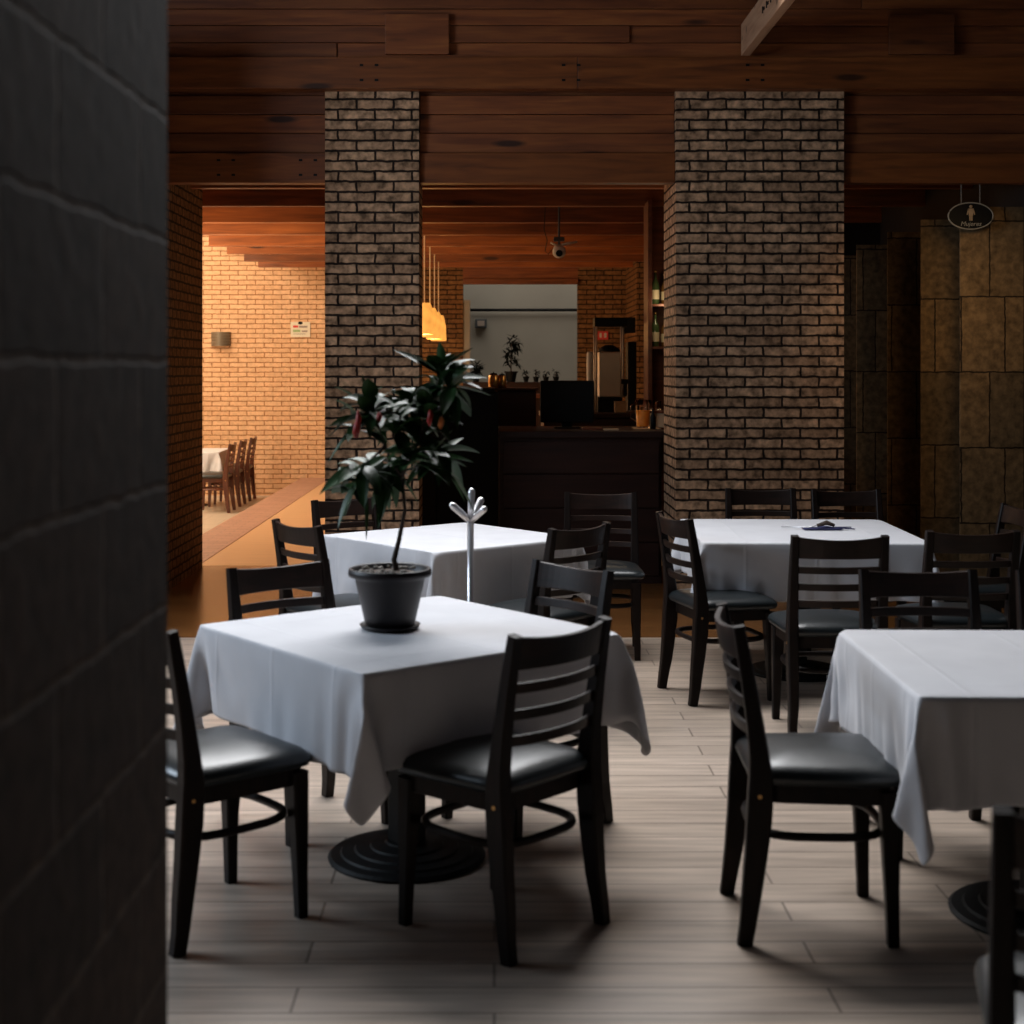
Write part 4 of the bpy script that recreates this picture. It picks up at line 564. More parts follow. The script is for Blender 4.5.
-12,-7,-10,-12,-10,6,26,0,-6,0,0,1,-1,0,2,0,-2,1,0,0,2,-3,2,0,-3,3,1,-3,-1,1,1,-2,2,7,-29,-1,8,17,18,17,5,
3,-8,-8,-9,-12,-14,-8,11,1,-4,3,1,0,0,0,0,0,0,0,0,0,0,0,0,0,0,0,0,0,0,0,0,0,-1,-7,11,15,11,6,-6,-4,
25,-4,-6,-4,0,-12,-4,-5,2,1,0,0,0,0,0,0,-1,0,0,0,0,0,0,0,0,0,0,0,-1,0,0,0,0,-2,2,5,4,4,5,5,4,
28,-1,-2,-1,-2,-2,-2,-2,0,0,0,0,0,0,0,0,0,0,0,-1,0,0,0,0,0,0,0,0,0,0,-1,0,0,0,1,4,2,0,0,0,0,
37,-1,0,0,1,1,-1,-1,0,0,0,0,0,0,0,0,0,0,0,-1,0,0,0,0,0,0,0,0,0,0,-1,0,0,0,1,0,0,-1,-1,-1,0,
42,0,2,1,0,1,0,-1,0,0,0,0,0,0,0,0,0,0,0,-1,0,0,0,0,0,0,0,0,0,0,-1,0,0,0,0,0,0,0,0,0,1,
32,4,4,2,0,0,1,-1,0,0,0,0,0,0,0,0,0,0,0,0,-1,0,0,0,0,0,0,0,0,0,-1,0,0,0,0,0,0,1,0,2,1,
28,6,4,1,0,0,1,-1,0,0,0,0,0,0,0,0,0,0,0,0,-1,0,0,0,0,0,0,0,0,0,-1,0,0,0,0,0,1,1,2,1,-1,
31,6,2,0,0,1,0,-1,0,0,0,0,0,0,0,0,0,0,0,0,-1,0,0,0,0,0,0,0,0,0,0,-1,0,0,0,0,1,2,2,0,-1,
35,2,1,1,0,1,0,-1,0,0,0,0,0,0,0,0,0,0,0,0,0,-1,0,0,0,0,0,0,0,0,0,0,-1,0,0,0,1,0,0,3,0,
36,1,1,1,1,0,0,0,-1,0,0,0,0,0,0,0,0,0,0,0,0,-1,0,0,0,0,0,0,0,0,0,0,-1,0,0,0,0,0,0,2,3,
34,2,2,1,0,0,0,0,-1,0,0,0,0,0,0,0,0,0,0,0,0,0,-1,0,0,0,0,0,0,0,0,0,0,-1,0,0,0,0,1,2,2,
36,1,2,0,0,0,0,0,0,-1,0,0,0,0,0,0,0,0,0,0,0,0,-1,0,0,0,0,0,0,0,0,0,0,0,-1,0,0,0,1,2,2,
35,3,0,1,0,0,0,0,0,0,-1,0,0,0,0,0,0,0,0,0,0,0,0,-1,0,0,0,0,0,0,0,0,0,0,-1,0,0,1,1,1,2,
37,1,0,0,1,0,0,0,0,0,-1,0,0,0,0,0,0,0,0,0,0,0,0,-1,0,0,0,0,0,0,0,0,0,0,-1,0,1,0,1,1,1,
37,1,1,0,0,1,0,0,0,0,0,-1,0,0,0,0,0,0,0,0,0,0,0,0,-1,0,0,0,0,0,0,0,0,0,0,0,0,0,0,0,0,
40,1,0,0,1,1,0,0,0,0,0,0,-1,0,0,0,0,0,0,0,0,0,0,0,-1,0,0,0,0,0,0,0,0,0,0,0,0,0,0,0,1,
39,0,0,1,2,0,0,0,0,0,0,0,0,-1,0,0,0,0,0,0,0,0,0,0,0,-1,0,0,0,0,0,0,0,0,0,0,0,0,0,1,3,
36,0,0,2,1,0,0,0,0,0,0,0,0,-1,0,0,0,0,0,0,0,0,0,0,0,-1,0,0,0,0,0,0,0,0,0,0,0,0,0,2,6,
32,0,1,2,1,-1,0,0,0,0,0,0,0,0,-1,0,0,0,0,0,0,0,0,0,0,0,-1,0,0,0,0,0,0,0,0,0,0,0,1,3,5,
31,1,1,1,0,0,0,0,0,0,0,0,0,0,-1,0,0,0,0,0,0,0,0,0,0,0,0,-1,0,0,0,0,0,0,0,0,0,0,2,2,3,
33,1,1,0,0,1,0,0,0,0,0,0,0,0,0,-1,0,0,0,0,0,0,0,0,0,0,0,-1,0,0,0,0,0,0,0,0,0,0,2,1,2,
36,0,1,0,1,0,0,0,0,0,0,0,0,0,0,-1,0,0,0,0,0,0,0,0,0,0,0,0,-1,0,0,0,0,0,0,0,0,1,0,1,2,
37,0,1,1,0,0,0,0,0,0,0,0,0,0,0,-1,0,0,0,0,0,0,0,0,0,0,0,0,0,-1,0,0,0,0,0,0,0,0,0,0,2,
31,4,4,2,1,-1,0,0,0,0,0,0,0,0,0,0,-1,0,0,0,0,0,0,0,0,0,0,0,0,0,-1,0,0,0,0,0,0,0,1,2,-1,
33,6,3,0,0,-1,0,0,0,0,0,0,0,0,0,0,-1,0,0,0,0,0,0,0,0,0,0,0,0,0,0,-1,0,0,0,0,0,1,0,-1,-2,
39,5,1,0,0,0,0,0,0,0,0,0,0,0,0,0,-1,0,0,0,0,0,0,0,0,0,0,0,0,0,0,0,0,-1,0,-1,1,2,-1,-1,-2,
35,0,5,4,0,-1,1,2,0,-1,0,0,0,0,0,0,-1,0,0,0,0,0,0,0,0,0,0,0,0,0,0,0,0,-1,-1,-4,3,2,0,-1,-2,
24,3,3,4,3,3,5,2,0,0,-1,0,0,0,0,0,0,0,-1,0,0,0,0,0,0,0,0,0,0,0,0,0,0,1,-5,-3,-5,-6,-2,0,-4,
25,4,-1,11,8,4,7,2,-2,0,0,0,0,0,0,0,0,0,0,0,0,0,0,0,0,0,0,0,0,-1,0,0,0,2,-3,-11,-9,-2,-5,-6,-6,
12,3,1,5,18,19,-24,23,-22,2,2,-2,1,2,-4,1,4,-3,0,0,-1,0,0,0,0,0,1,0,-1,2,-1,2,-7,-1,17,9,-11,-15,-10,-9,-10,
-2,8,21,22,20,-26,-13,34,-27,-4,4,-5,1,5,-7,-1,7,-4,1,-1,-1,0,-1,0,1,-2,5,-2,-2,6,2,-8,-3,-11,26,20,3,-2,-14,-11,-9,
-12,20,17,23,-19,-28,1,42,-29,-14,7,-8,-1,10,-6,-8,7,3,-3,-1,-2,0,-2,0,3,-4,9,-4,-4,10,8,-19,-5,-5,15,12,26,1,6,-1,-15,
-17,19,24,-11,-34,-21,25,36,-32,-19,10,-12,-4,12,4,-12,-2,3,0,0,-5,3,-3,0,4,-6,14,-8,-5,15,10,-26,-10,10,-1,12,9,29,0,0,19,
-22,25,-2,-35,-25,-14,42,28,-35,-21,10,-14,-8,12,4,0,-4,-4,0,0,-8,4,-5,3,4,-6,18,-12,-7,19,14,-30,-7,6,-5,21,-5,16,9,11,23,
9,7,-34,-34,-24,20,40,17,-34,-25,10,-14,-11,2,3,1,1,-4,4,-1,-7,1,-3,4,4,-7,23,-17,-7,21,16,-28,-8,-5,0,23,-6,21,20,9,12,
-386,28,25,22,18,14,2,-2,0,0,2,1,2,2,1,-6,-3,0,4,3,3,-1,-1,-1,-2,-2,-1,1,2,1,3,-1,-2,-4,-3,-8,-5,-12,-24,-25,-26,
33,21,25,24,23,15,5,-1,0,-1,1,2,2,1,0,-3,-1,2,3,0,1,-1,-1,-1,-2,-3,-1,0,0,3,5,-1,-2,-2,-1,-7,-9,-21,-25,-25,-30,
25,36,22,25,24,20,7,0,-2,0,1,3,2,0,0,-1,1,1,0,0,1,-1,-1,-1,-2,-3,-1,-1,1,4,4,-1,-1,0,-1,-8,-16,-24,-25,-30,-32,
17,34,34,30,24,25,11,-1,-1,0,2,2,1,0,0,0,1,0,0,1,0,-1,-1,-1,-3,-2,-1,0,2,3,3,-1,0,1,-3,-11,-21,-25,-29,-32,-37,
13,40,34,34,31,25,17,0,1,1,1,1,0,0,0,0,1,0,1,0,0,-1,-1,-1,-3,-1,0,1,2,1,1,0,0,1,-4,-15,-24,-29,-34,-38,-42,
11,42,39,38,35,32,23,3,3,1,0,0,0,0,0,0,0,1,0,0,0,-1,-1,-1,-1,0,0,1,1,0,0,0,0,1,-6,-21,-29,-36,-37,-42,-48,
12,40,41,41,39,39,35,10,3,2,-1,0,0,0,0,0,0,1,0,-1,0,0,-1,0,0,0,0,0,0,0,0,0,0,0,-15,-27,-37,-38,-42,-45,-50,
10,40,42,41,41,39,42,33,1,0,0,0,0,0,0,0,0,0,0,0,0,0,0,0,0,0,-1,0,1,0,0,-1,0,1,-28,-36,-38,-40,-44,-47,-48,
4,42,41,41,41,41,40,31,-2,0,0,0,0,0,0,0,0,0,0,0,0,0,0,0,0,0,0,0,0,0,0,0,0,1,-22,-39,-40,-43,-45,-46,-44,
4,41,41,41,42,41,40,30,-2,0,0,0,0,0,0,0,0,0,0,0,0,0,0,0,0,0,0,0,0,0,0,0,0,0,-21,-41,-41,-42,-44,-43,-42,
0,41,41,42,41,41,41,29,-2,0,0,0,0,0,0,0,0,0,0,0,0,0,0,0,0,0,0,0,0,0,0,0,0,1,-22,-41,-42,-42,-41,-41,-41,
-5,41,42,40,41,41,42,29,-2,0,0,0,0,0,0,0,0,0,0,0,0,0,0,0,0,0,0,0,0,0,0,0,0,1,-22,-41,-42,-41,-41,-41,-41,
-9,42,41,41,42,42,42,29,-2,0,0,0,0,0,0,0,0,0,0,0,0,0,0,0,0,0,0,0,0,0,0,0,0,1,-22,-41,-41,-41,-41,-41,-41,
-11,41,41,43,42,42,42,29,-2,0,0,0,0,0,0,0,0,0,0,0,0,0,0,0,0,0,0,0,0,0,0,0,0,1,-22,-41,-42,-41,-40,-40,-44,
-11,41,42,44,43,42,41,30,-3,0,0,0,0,0,0,0,0,0,0,0,0,0,0,0,0,0,0,0,0,0,0,0,0,1,-22,-41,-42,-41,-41,-41,-47,
-7,41,44,44,42,42,41,29,-2,0,0,0,0,0,0,0,0,0,0,0,0,0,0,0,0,0,0,0,0,0,0,0,0,1,-22,-42,-42,-41,-41,-43,-45,
-7,43,45,43,42,41,41,29,-2,0,0,0,0,0,0,0,0,0,0,0,0,0,0,0,0,0,0,0,0,0,0,0,0,1,-23,-41,-42,-41,-42,-42,-44,
-5,44,43,42,41,41,41,29,-2,0,0,0,0,0,0,0,0,0,0,0,0,0,0,0,0,0,0,0,0,0,0,0,0,1,-23,-42,-41,-41,-41,-43,-42,
-1,42,40,41,41,41,41,29,-2,0,0,0,0,0,0,0,0,0,0,0,0,0,0,0,0,0,0,0,0,0,0,0,0,1,-23,-41,-41,-42,-42,-41,-41,
-3,41,41,41,41,41,41,30,-3,0,0,0,0,0,0,0,0,0,0,0,0,0,0,0,0,0,0,0,0,0,0,0,0,1,-23,-41,-41,-42,-41,-41,-41,
-6,42,41,41,41,42,41,30,-3,0,0,0,0,0,0,0,0,0,0,0,0,0,0,0,0,0,0,0,0,0,0,0,0,1,-23,-41,-41,-41,-41,-41,-41,
-9,44,42,40,41,42,41,30,-3,0,0,0,0,0,0,0,0,0,0,0,0,0,0,0,0,0,0,0,0,0,0,0,0,1,-23,-41,-41,-41,-41,-41,-43,
-7,43,41,41,42,41,42,29,-2,0,0,0,0,0,0,0,0,0,0,0,0,0,0,0,0,0,0,0,0,0,0,0,0,1,-23,-42,-41,-40,-42,-42,-47,
0,42,41,42,41,41,42,29,-2,0,0,0,0,0,0,0,0,0,0,0,0,0,0,0,0,0,0,0,0,0,0,0,0,1,-23,-42,-40,-41,-42,-45,-51,
7,42,41,41,41,42,42,29,-2,0,0,0,0,0,0,0,0,0,0,0,0,0,0,0,0,0,0,0,0,0,0,0,0,1,-23,-41,-41,-42,-43,-48,-51,
13,41,41,42,41,41,42,29,-2,0,0,0,0,0,0,0,0,0,0,0,0,0,0,0,0,0,0,0,0,0,0,0,0,1,-23,-41,-42,-42,-45,-48,-50,
15,41,41,41,42,42,42,28,-2,0,0,0,0,0,0,0,0,0,0,0,0,0,0,0,0,0,0,0,0,0,0,0,0,1,-23,-42,-41,-43,-45,-46,-45,
10,41,41,41,42,41,42,29,-3,0,0,0,0,0,0,0,0,0,0,0,0,0,0,0,0,0,0,0,0,0,0,0,0,1,-24,-41,-41,-43,-44,-43,-42,
4,41,41,42,41,41,41,29,-3,0,0,0,0,0,0,0,0,0,0,0,0,0,0,0,0,0,0,0,0,0,0,0,0,1,-24,-41,-41,-43,-42,-41,-42,
-2,42,42,41,41,42,41,29,-3,0,0,0,0,0,0,0,0,0,0,0,0,0,0,0,0,0,0,0,0,0,0,0,0,1,-24,-41,-41,-41,-41,-41,-42,
-5,42,42,41,41,42,41,28,-2,0,0,0,0,0,0,0,0,0,0,0,0,0,0,0,0,0,0,0,0,0,0,0,0,1,-24,-41,-41,-41,-41,-41,-41,
-7,42,41,42,43,41,41,28,-2,0,0,0,0,0,0,0,0,0,0,0,0,0,0,0,0,0,0,0,0,0,0,0,0,1,-23,-41,-41,-41,-41,-41,-44,
-4,41,41,42,43,42,40,27,-1,0,0,0,0,0,0,0,0,0,0,0,0,0,0,0,0,0,0,0,0,0,0,0,0,1,-22,-41,-41,-42,-40,-43,-46,
0,41,43,44,42,39,37,30,-2,0,0,0,0,0,0,0,0,0,0,0,0,0,0,0,0,0,0,0,0,0,0,0,1,1,-27,-39,-41,-41,-41,-43,-47,
-3,42,44,41,40,40,38,16,1,0,0,0,0,1,0,0,0,0,0,0,0,0,0,1,0,0,0,0,0,0,0,0,-1,0,-21,-35,-40,-40,-41,-44,-44,
-4,43,42,40,37,34,18,15,-3,0,0,0,1,0,1,0,-1,0,0,0,1,0,0,0,0,0,0,0,0,0,0,2,-2,-1,-7,-27,-33,-38,-41,-41,-41,
-2,41,35,34,32,21,19,10,-4,-1,0,0,1,1,0,0,0,0,0,0,1,0,0,0,0,1,-1,-1,0,0,1,2,-2,0,-3,-19,-29,-31,-36,-39,-40,
-5,32,32,33,23,19,17,8,-6,-2,0,2,1,1,0,1,-1,0,0,0,1,0,0,0,0,0,-2,-1,1,1,2,1,-1,-1,-1,-13,-26,-29,-30,-29,-37,
-23,33,33,25,19,20,13,4,-7,-1,1,3,3,0,1,-1,-1,0,0,1,1,0,0,0,-2,-2,-3,1,2,3,2,1,0,-2,-2,-8,-18,-29,-30,-28,-28,
-29,34,26,20,19,19,6,2,-6,0,4,3,3,-1,-1,-1,-1,1,2,1,1,0,0,-3,-4,-3,-2,3,5,2,3,1,-2,-3,-1,-7,-6,-22,-33,-31,-28,
-25,29,20,20,19,13,2,1,-3,2,4,3,1,-1,-3,-1,2,3,2,1,1,-1,-3,-6,-6,-1,2,5,6,2,1,-2,-2,-2,0,-4,-5,-9,-27,-34,-37,
]),
}
rnd=random.Random(7)
# ================================================================ SETTING
PY=9.8                                     # plane of the brick pillars
XS0,XS1=-2.78,-2.37                        # terracotta strip
FY=20.8                                    # far brick wall
bxs('floor',-5.0,3.9,-2.5,8.5,-.2,0,'floor')
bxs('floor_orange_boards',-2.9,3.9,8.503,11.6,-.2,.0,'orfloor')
bxs('floor_walkway',XS1,3.9,11.6,FY+.3,-.2,0,'tile')
bxs('floor_paver_strip',XS0,XS1,11.503,FY,-.3,.004,'paver',bevel=.004)
bxs('floor_sunken',-7.5,XS0,11.503,FY+.3,-.45,-.25,'tilep')
bxs('floor_courtyard',-3.0,5.0,FY+.3,25,-.2,0,'plaster')
# foreground stone wall
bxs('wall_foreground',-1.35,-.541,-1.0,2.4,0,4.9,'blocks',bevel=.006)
# side and back closures
bxs('wall_left',-5.3,-5.0,-2.5,8.5,0,5.0,'darkwall')
bxs('wall_back',-5.3,4.2,-2.8,-2.5,0,5.0,'darkwall')
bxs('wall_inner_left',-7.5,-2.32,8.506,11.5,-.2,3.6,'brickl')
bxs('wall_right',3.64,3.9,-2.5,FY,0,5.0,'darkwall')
# far walls
bxs('wall_far_left',-7.5,-1.7,FY,FY+.25,-.4,4.6,'brickf')
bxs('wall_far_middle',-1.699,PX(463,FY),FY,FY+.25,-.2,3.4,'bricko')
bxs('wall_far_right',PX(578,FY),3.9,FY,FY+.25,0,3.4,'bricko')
bxs('wall_far_lintel',PX(463,FY),PX(578,FY),FY,FY+.25,PZ(280,FY),3.4,'plank')
bxs('wall_courtyard',-3.0,5.0,25,25.3,0,5,'plaster')
bxs('wall_far_sill',PX(463,FY),PX(578,FY),FY,FY+.2,0,PZ(385,FY)-.04,'barwood')
bxs('wall_sunken_left',-7.8,-7.5,11.5,FY,-.4,4.6,'brickf')
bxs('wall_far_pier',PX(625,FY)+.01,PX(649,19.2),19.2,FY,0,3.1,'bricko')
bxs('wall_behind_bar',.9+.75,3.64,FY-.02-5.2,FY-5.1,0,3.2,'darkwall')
# pillars
bxs('wall_pillar_left',PX(325,PY),PX(419,PY),PY,PY+.45,0,3.52,'brickp')
bxs('wall_pillar_right',PX(676,PY),PX(844,PY),PY,PY+.70,0,3.52,'brickp')
# stone slab wall, sawtooth fins, high on the right
for i,(yy,x0,x1,zt) in enumerate(((13.4,2.95,3.64,2.62),(12.35,3.08,3.64,2.63),(11.3,3.06,3.64,2.64),(10.35,3.04,3.64,2.64),(9.98,3.20,3.64,2.69))):
    _tr[0]+=1
    bm=bmesh.new(); box(bm,x0,x1,yy,yy+.015,0,zt); struct_('trim_%d'%_tr[0],bm,'slab',bevel=.004)
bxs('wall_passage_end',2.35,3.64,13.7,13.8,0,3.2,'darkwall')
# ceilings
bxs('ceiling_hall',-3.22,3.9,9.98,FY,3.22,3.3,'plank')
bxs('ceiling_front',-5.3,4.2,-2.8,9.80,5.0,5.1,'darkceil')
bxs('ceiling_sunken',-7.8,-3.22,11.5,FY+.2,4.6,4.7,'bonew')
_b=bxs('wall_above_beams',-3.30,-3.22,11.5,FY,3.2,4.6,'beam')
bxs('ceiling_courtyard',-3,5,FY+.25,25,5,5.1,'darkceil')
bxs('ceiling_left_cap',-7.8,-2.32,8.5,11.55,3.6,3.7,'darkceil')
# wooden beams: big front beam, lower beam, boards between, boards above
trim(-5.0,.55,9.68,9.79,3.446,3.658,'beam'); trim(.552,3.64,9.68,9.79,3.446,3.658,'beam')
L0,L1=PX(325,PY)-.002,PX(419,PY)+.002
R0,R1=PX(676,PY)-.002,PX(844,PY)+.002
for (a,b_) in ((-3.2,L0),(L1,R0),(R1,3.64)):
    trim(a,b_,9.84,9.96,2.837,3.04,'beam')
    z=3.043
    for k,h in enumerate((.135,.13,.13,.07)):
        dy=(.0,.014,.004,.02)[k]
        trim(a,b_,9.86+dy,9.95,z,z+h-.004,'plank'); z+=h
z=3.662
for k in range(12):
    h=(.10,.115,.11,.105)[k%4]
    xs=[-5.0]+sorted(rnd.uniform(-3,3) for _ in range(1))+[3.64]
    for a,b_ in zip(xs,xs[1:]):
        trim(a,b_-.003,9.71+rnd.choice((0,.012,.02)),9.79,z,z+h-.004,'plank')
    z+=h
# cover boards nailed on the upper boards
trim(PX(385,9.66),PX(449,9.66),9.665,9.709,PZ(54,9.67),PZ(14,9.67),'plank')
trim(PX(890,9.66),PX(955,9.66),9.665,9.709,PZ(54,9.67),PZ(14,9.67),'plank')
# rafter running toward the camera, with bolts
_tr[0]+=1
bm=bmesh.new(); box(bm,0,.06,-4.2,0,0,.21)
rf=struct_('trim_%d'%_tr[0],bm,'rafter',bevel=.004,loc=(PX(741,9.67),9.67,3.662))
for k in range(3):
    bm=bmesh.new(); box(bm,-.006,.0,-.85-.13*k,-.82-.13*k,.10,.118); box(bm,-.006,0,-.80-.13*k,-.79-.13*k,.09,.13)
    p=link('bolt',bm,'iron',rf)
# bolts on the big beam: groups of four
for px in (384,571,753):
    for dx in (-.055,.055):
        for dz in (-.05,.05):
            pass
bm=bmesh.new()
for px,yy,zc in ((369,9.68,3.552),(571,9.68,3.552),(755,9.68,3.552),(226,9.84,2.94),(308,9.84,2.94)):
    for dx in (-.05,.05):
        for dz in (-.05,.05):
            x=PX(px,yy)+dx; box(bm,x-.012,x+.012,yy-.005,yy+.001,zc+dz-.007,zc+dz+.007)
_tr[0]+=1; struct_('trim_%d'%_tr[0],bm,'iron')
# ceiling joists of the hall
for yj in (11.03,12.26,13.65,14.9,16.3,17.4,18.6,19.7):
    trim(-3.22,3.64,yj,yj+.09,2.95,3.22,'beam')
# ================================================================ CHAIRS
def rake(z):                                # y of the rear post centre at height z
    if z<.46: return -.185-.045*((.46-z)/.46)**1.6
    return -.185-.062*((z-.46)/.42)**1.3
def make_chair(wd='dark',rl='rail'):
    t=thing('dining_chair','x','chair')
    # seat frame (apron)
    bm=bmesh.new(); rim=[]
    def outline(k,e=0):
        pts=[]
        for i in range(32):
            a=2*PI*i/32; ca,sa=math.cos(a),math.sin(a)
            q=.28
            x=(.205+e)*math.copysign(abs(ca)**q,ca); y=(.195+e)*math.copysign(abs(sa)**q,sa)
            x*=1+.06*(y/.2)                     # a little wider in front
            pts.append((x,y))
        return pts
    o1=outline(0,-.012)
    rs=[[bm.verts.new((x,y,z)) for x,y in o1] for z in (.385,.435)]
    for k in range(32): bm.faces.new((rs[0][k],rs[0][(k+1)%32],rs[1][(k+1)%32],rs[1][k]))
    bm.faces.new(rs[0][::-1]); bm.faces.new(rs[1]); link('seat_frame',bm,wd,t)
    # cushion
    bm=bmesh.new(); prev=None
    prof=[(-.004,.4355),(.012,.441),(.018,.455),(.014,.468),(.0,.481),(-.03,.492),(-.08,.500),(-.13,.504),(-.17,.505)]
    rr=[]
    for e,z in prof: rr.append([bm.verts.new((x,y,z+ (.004*math.cos(x*12) if e<-.02 else 0))) for x,y in outline(0,e)])
    for A,B in zip(rr,rr[1:]):
        for k in range(32): bm.faces.new((A[k],A[(k+1)%32],B[(k+1)%32],B[k]))
    bm.faces.new(rr[0][::-1]); bm.faces.new(rr[-1]); link('seat',bm,'vinyl',t,smooth=True)
    for s in (-1,1):
        bm=bmesh.new(); zs=[0,.06,.14,.24,.34,.42,.46,.52,.60,.70,.80,.872]
        pts=[(s*(.190+ (.006 if z<.1 else 0)),rake(z),z) for z in zs]
        sweep(bm,pts,[.017,.018,.020,.022,.023,.023,.023,.022,.021,.019,.017,.016],[.020,.022,.026,.030,.034,.034,.032,.027,.023,.020,.018,.016])
        o=link('rear_leg',bm,wd,t)
        bm=bmesh.new(); lathe(bm,[(.006,0),(.006,.004)],10); 
        b=link('bolt',bm,'brass',o); b.location=(s*.211,-.19,.41); b.rotation_euler=(0,s*PI/2,0)
        bm=bmesh.new(); sweep(bm,[(s*.190,.175,0),(s*.188,.172,.12),(s*.184,.168,.30),(s*.182,.165,.42)],[.016,.018,.024,.027],[.016,.018,.024,.027])
        link('front_leg',bm,wd,t)
    # top rail and slats, bowed backwards
    def bow(x): return -.034*(1-(x/.18)**2)
    def slat(z0,z1,th,dip=0,crown=0):
        bm=bmesh.new(); n=14; g=[]
        for i in range(n+1):
            x=-.180+.36*i/n; u=1-(x/.18)**2
            a=z0+crown*u; b=z1-dip*u
            ring=[]
            for z,o in ((a,-1),(b,-1),(b,1),(a,1)):
                ring.append(bm.verts.new((x,rake(z)+bow(x)+o*th/2,z)))
            g.append(ring)
        for A,B in zip(g,g[1:]):
            for k in range(4): bm.faces.new((A[k],A[(k+1)%4],B[(k+1)%4],B[k]))
        bm.faces.new(g[0]); bm.faces.new(g[-1][::-1]); return bm
    link('top_rail',slat(.775,.868,.020,dip=.012),rl,t,bevel=.004)
    for z in (.725,.652,.580): link('slat',slat(z-.015,z+.015,.016),rl,t,bevel=.003)
    # bentwood hoop stretcher
    bm=bmesh.new(); pts=[]
    for i in range(28):
        a=2*PI*i/28; ca,sa=math.cos(a),math.sin(a)
        pts.append((.182*math.copysign(abs(ca)**.62,ca),-.01+.185*math.copysign(abs(sa)**.62,sa),.292))
    tube(bm,pts,.0125,8,closed=True); link('stretcher',bm,wd,t,smooth=True)
    return t
chair=make_chair(); used=[False]
def place(x,y,face,label,group,src=chair,u=used,z=0):
    c=src if not u[0] else copy_tree(src); u[0]=True
    c.location=(x,y,z); c.rotation_euler=(0,0,R(face-90)); c['label']=label; c['group']=group
    return c
GD='dark ladder-back chairs around the near tables'
CH=[(-.815,4.20,42,'dark wooden chair at far left, half hidden by the foreground stone wall','a'),
 (-.632,5.055,-52,'dark chair behind the left corner of the table that carries the potted plant','a'),
 (.003,4.14,137,'nearest dark ladder-back chair with its back to us at the potted plant table','a'),
 (.087,5.06,219,'dark chair right of the potted plant, its glossy top rail reflecting blue and tan light','a'),
 (-.717,6.79,38,'dark chair at the left corner of the table behind the potted plant, against orange floor','b'),
 (-.666,7.686,-52,'dark chair behind the plant leaves, at the foot of the left brick pillar','b'),
 (.204,6.685,137,'dark chair with back to us at right corner of the table behind the coat stand','b'),
 (.59,8.02,-93,'dark chair standing in front of the wooden bar, a blue gleam along its right post','b'),
 (1.096,7.03,15,'dark chair seen side-on at left end of the far right white table','d'),
 (1.455,6.36,90,'dark ladder-back chair with its back to us before the middle of the far right table','d'),
 (2.07,6.55,92,'dark chair with its back to us at right end of the far right table','d'),
 (1.485,4.85,-90,'dark chair behind the near right table, facing us','c'),
 (1.56,8.28,-90,'dark chair behind the far right table, in front of the right brick pillar','d'),
 (2.06,8.2,-86,'dark chair behind far right table, just right of the right brick pillar','d'),
 (.92,4.16,-2,'dark chair with shiny black seat standing side-on left of the near right table','c'),
 (1.07,2.50,72,'very dark chair cut off by the bottom right corner of the photo','c'),
 (2.42,7.4,180,'dark chair of which only a pale post tip shows at the right photo edge','d'),
 (2.03,4.83,-90,'dark chair at right photo edge behind the near right table, beside another chair','c')]
GR={'a':'chairs around the potted plant table','b':'chairs around the table behind the potted plant','c':'chairs around the near right table','d':'chairs around the far right table'}
for x,y,f,l,g in CH: place(x,y,f,l,GR[g])
chair2=make_chair('redwood','redwood'); u2=[False]
CH2=[(-4.13,18.5,180,'first and nearest of three red-brown chairs in a row in the bright brick room'),
 (-4.13,19.3,180,'middle one of three red-brown chairs in a row in the bright brick room'),
 (-4.13,20.1,180,'rearmost of three red-brown chairs in a row in the bright brick room')]
for x,y,f,l in CH2: place(-3.59,y,f,l,'chairs in the bright brick side room',chair2,u2,z=-.25)
# ================================================================ TABLES + CLOTHS
def load(k):
    n,d=CLOTH[k]                         # draped grid: x, then y, then z, each as steps in mm
    q=n*n; ax=[]
    for a in range(3):
        v=0; l=[]
        for i in range(q): v+=d[a*q+i]; l.append(v/1000)
        ax.append(l)
    h=.55 if k=='C' else .475; h+=.004; pts=[]; on=[]
    for p in zip(*ax):                     # crisp pressed edges where the cloth turns over the table edge
        p=list(p); f=0
        if p[2]>-.022:
            for a in (0,1):
                if abs(abs(p[a])-h)<.0195: p[a]=math.copysign(h,p[a]); p[2]=.006; f|=a+1
        pts.append(p); on.append(f)
    bm=bmesh.new(); vs=[bm.verts.new(p) for p in pts]
    for j in range(n-1):
        for i in range(n-1):
            a=j*n+i; bm.faces.new((vs[a],vs[a+1],vs[a+n+1],vs[a+n]))
    bm.verts.index_update(); cr=bm.edges.layers.float.new('crease_edge')
    for e in bm.edges:
        if on[e.verts[0].index]&on[e.verts[1].index]: e[cr]=.8
    return bm
clm={}
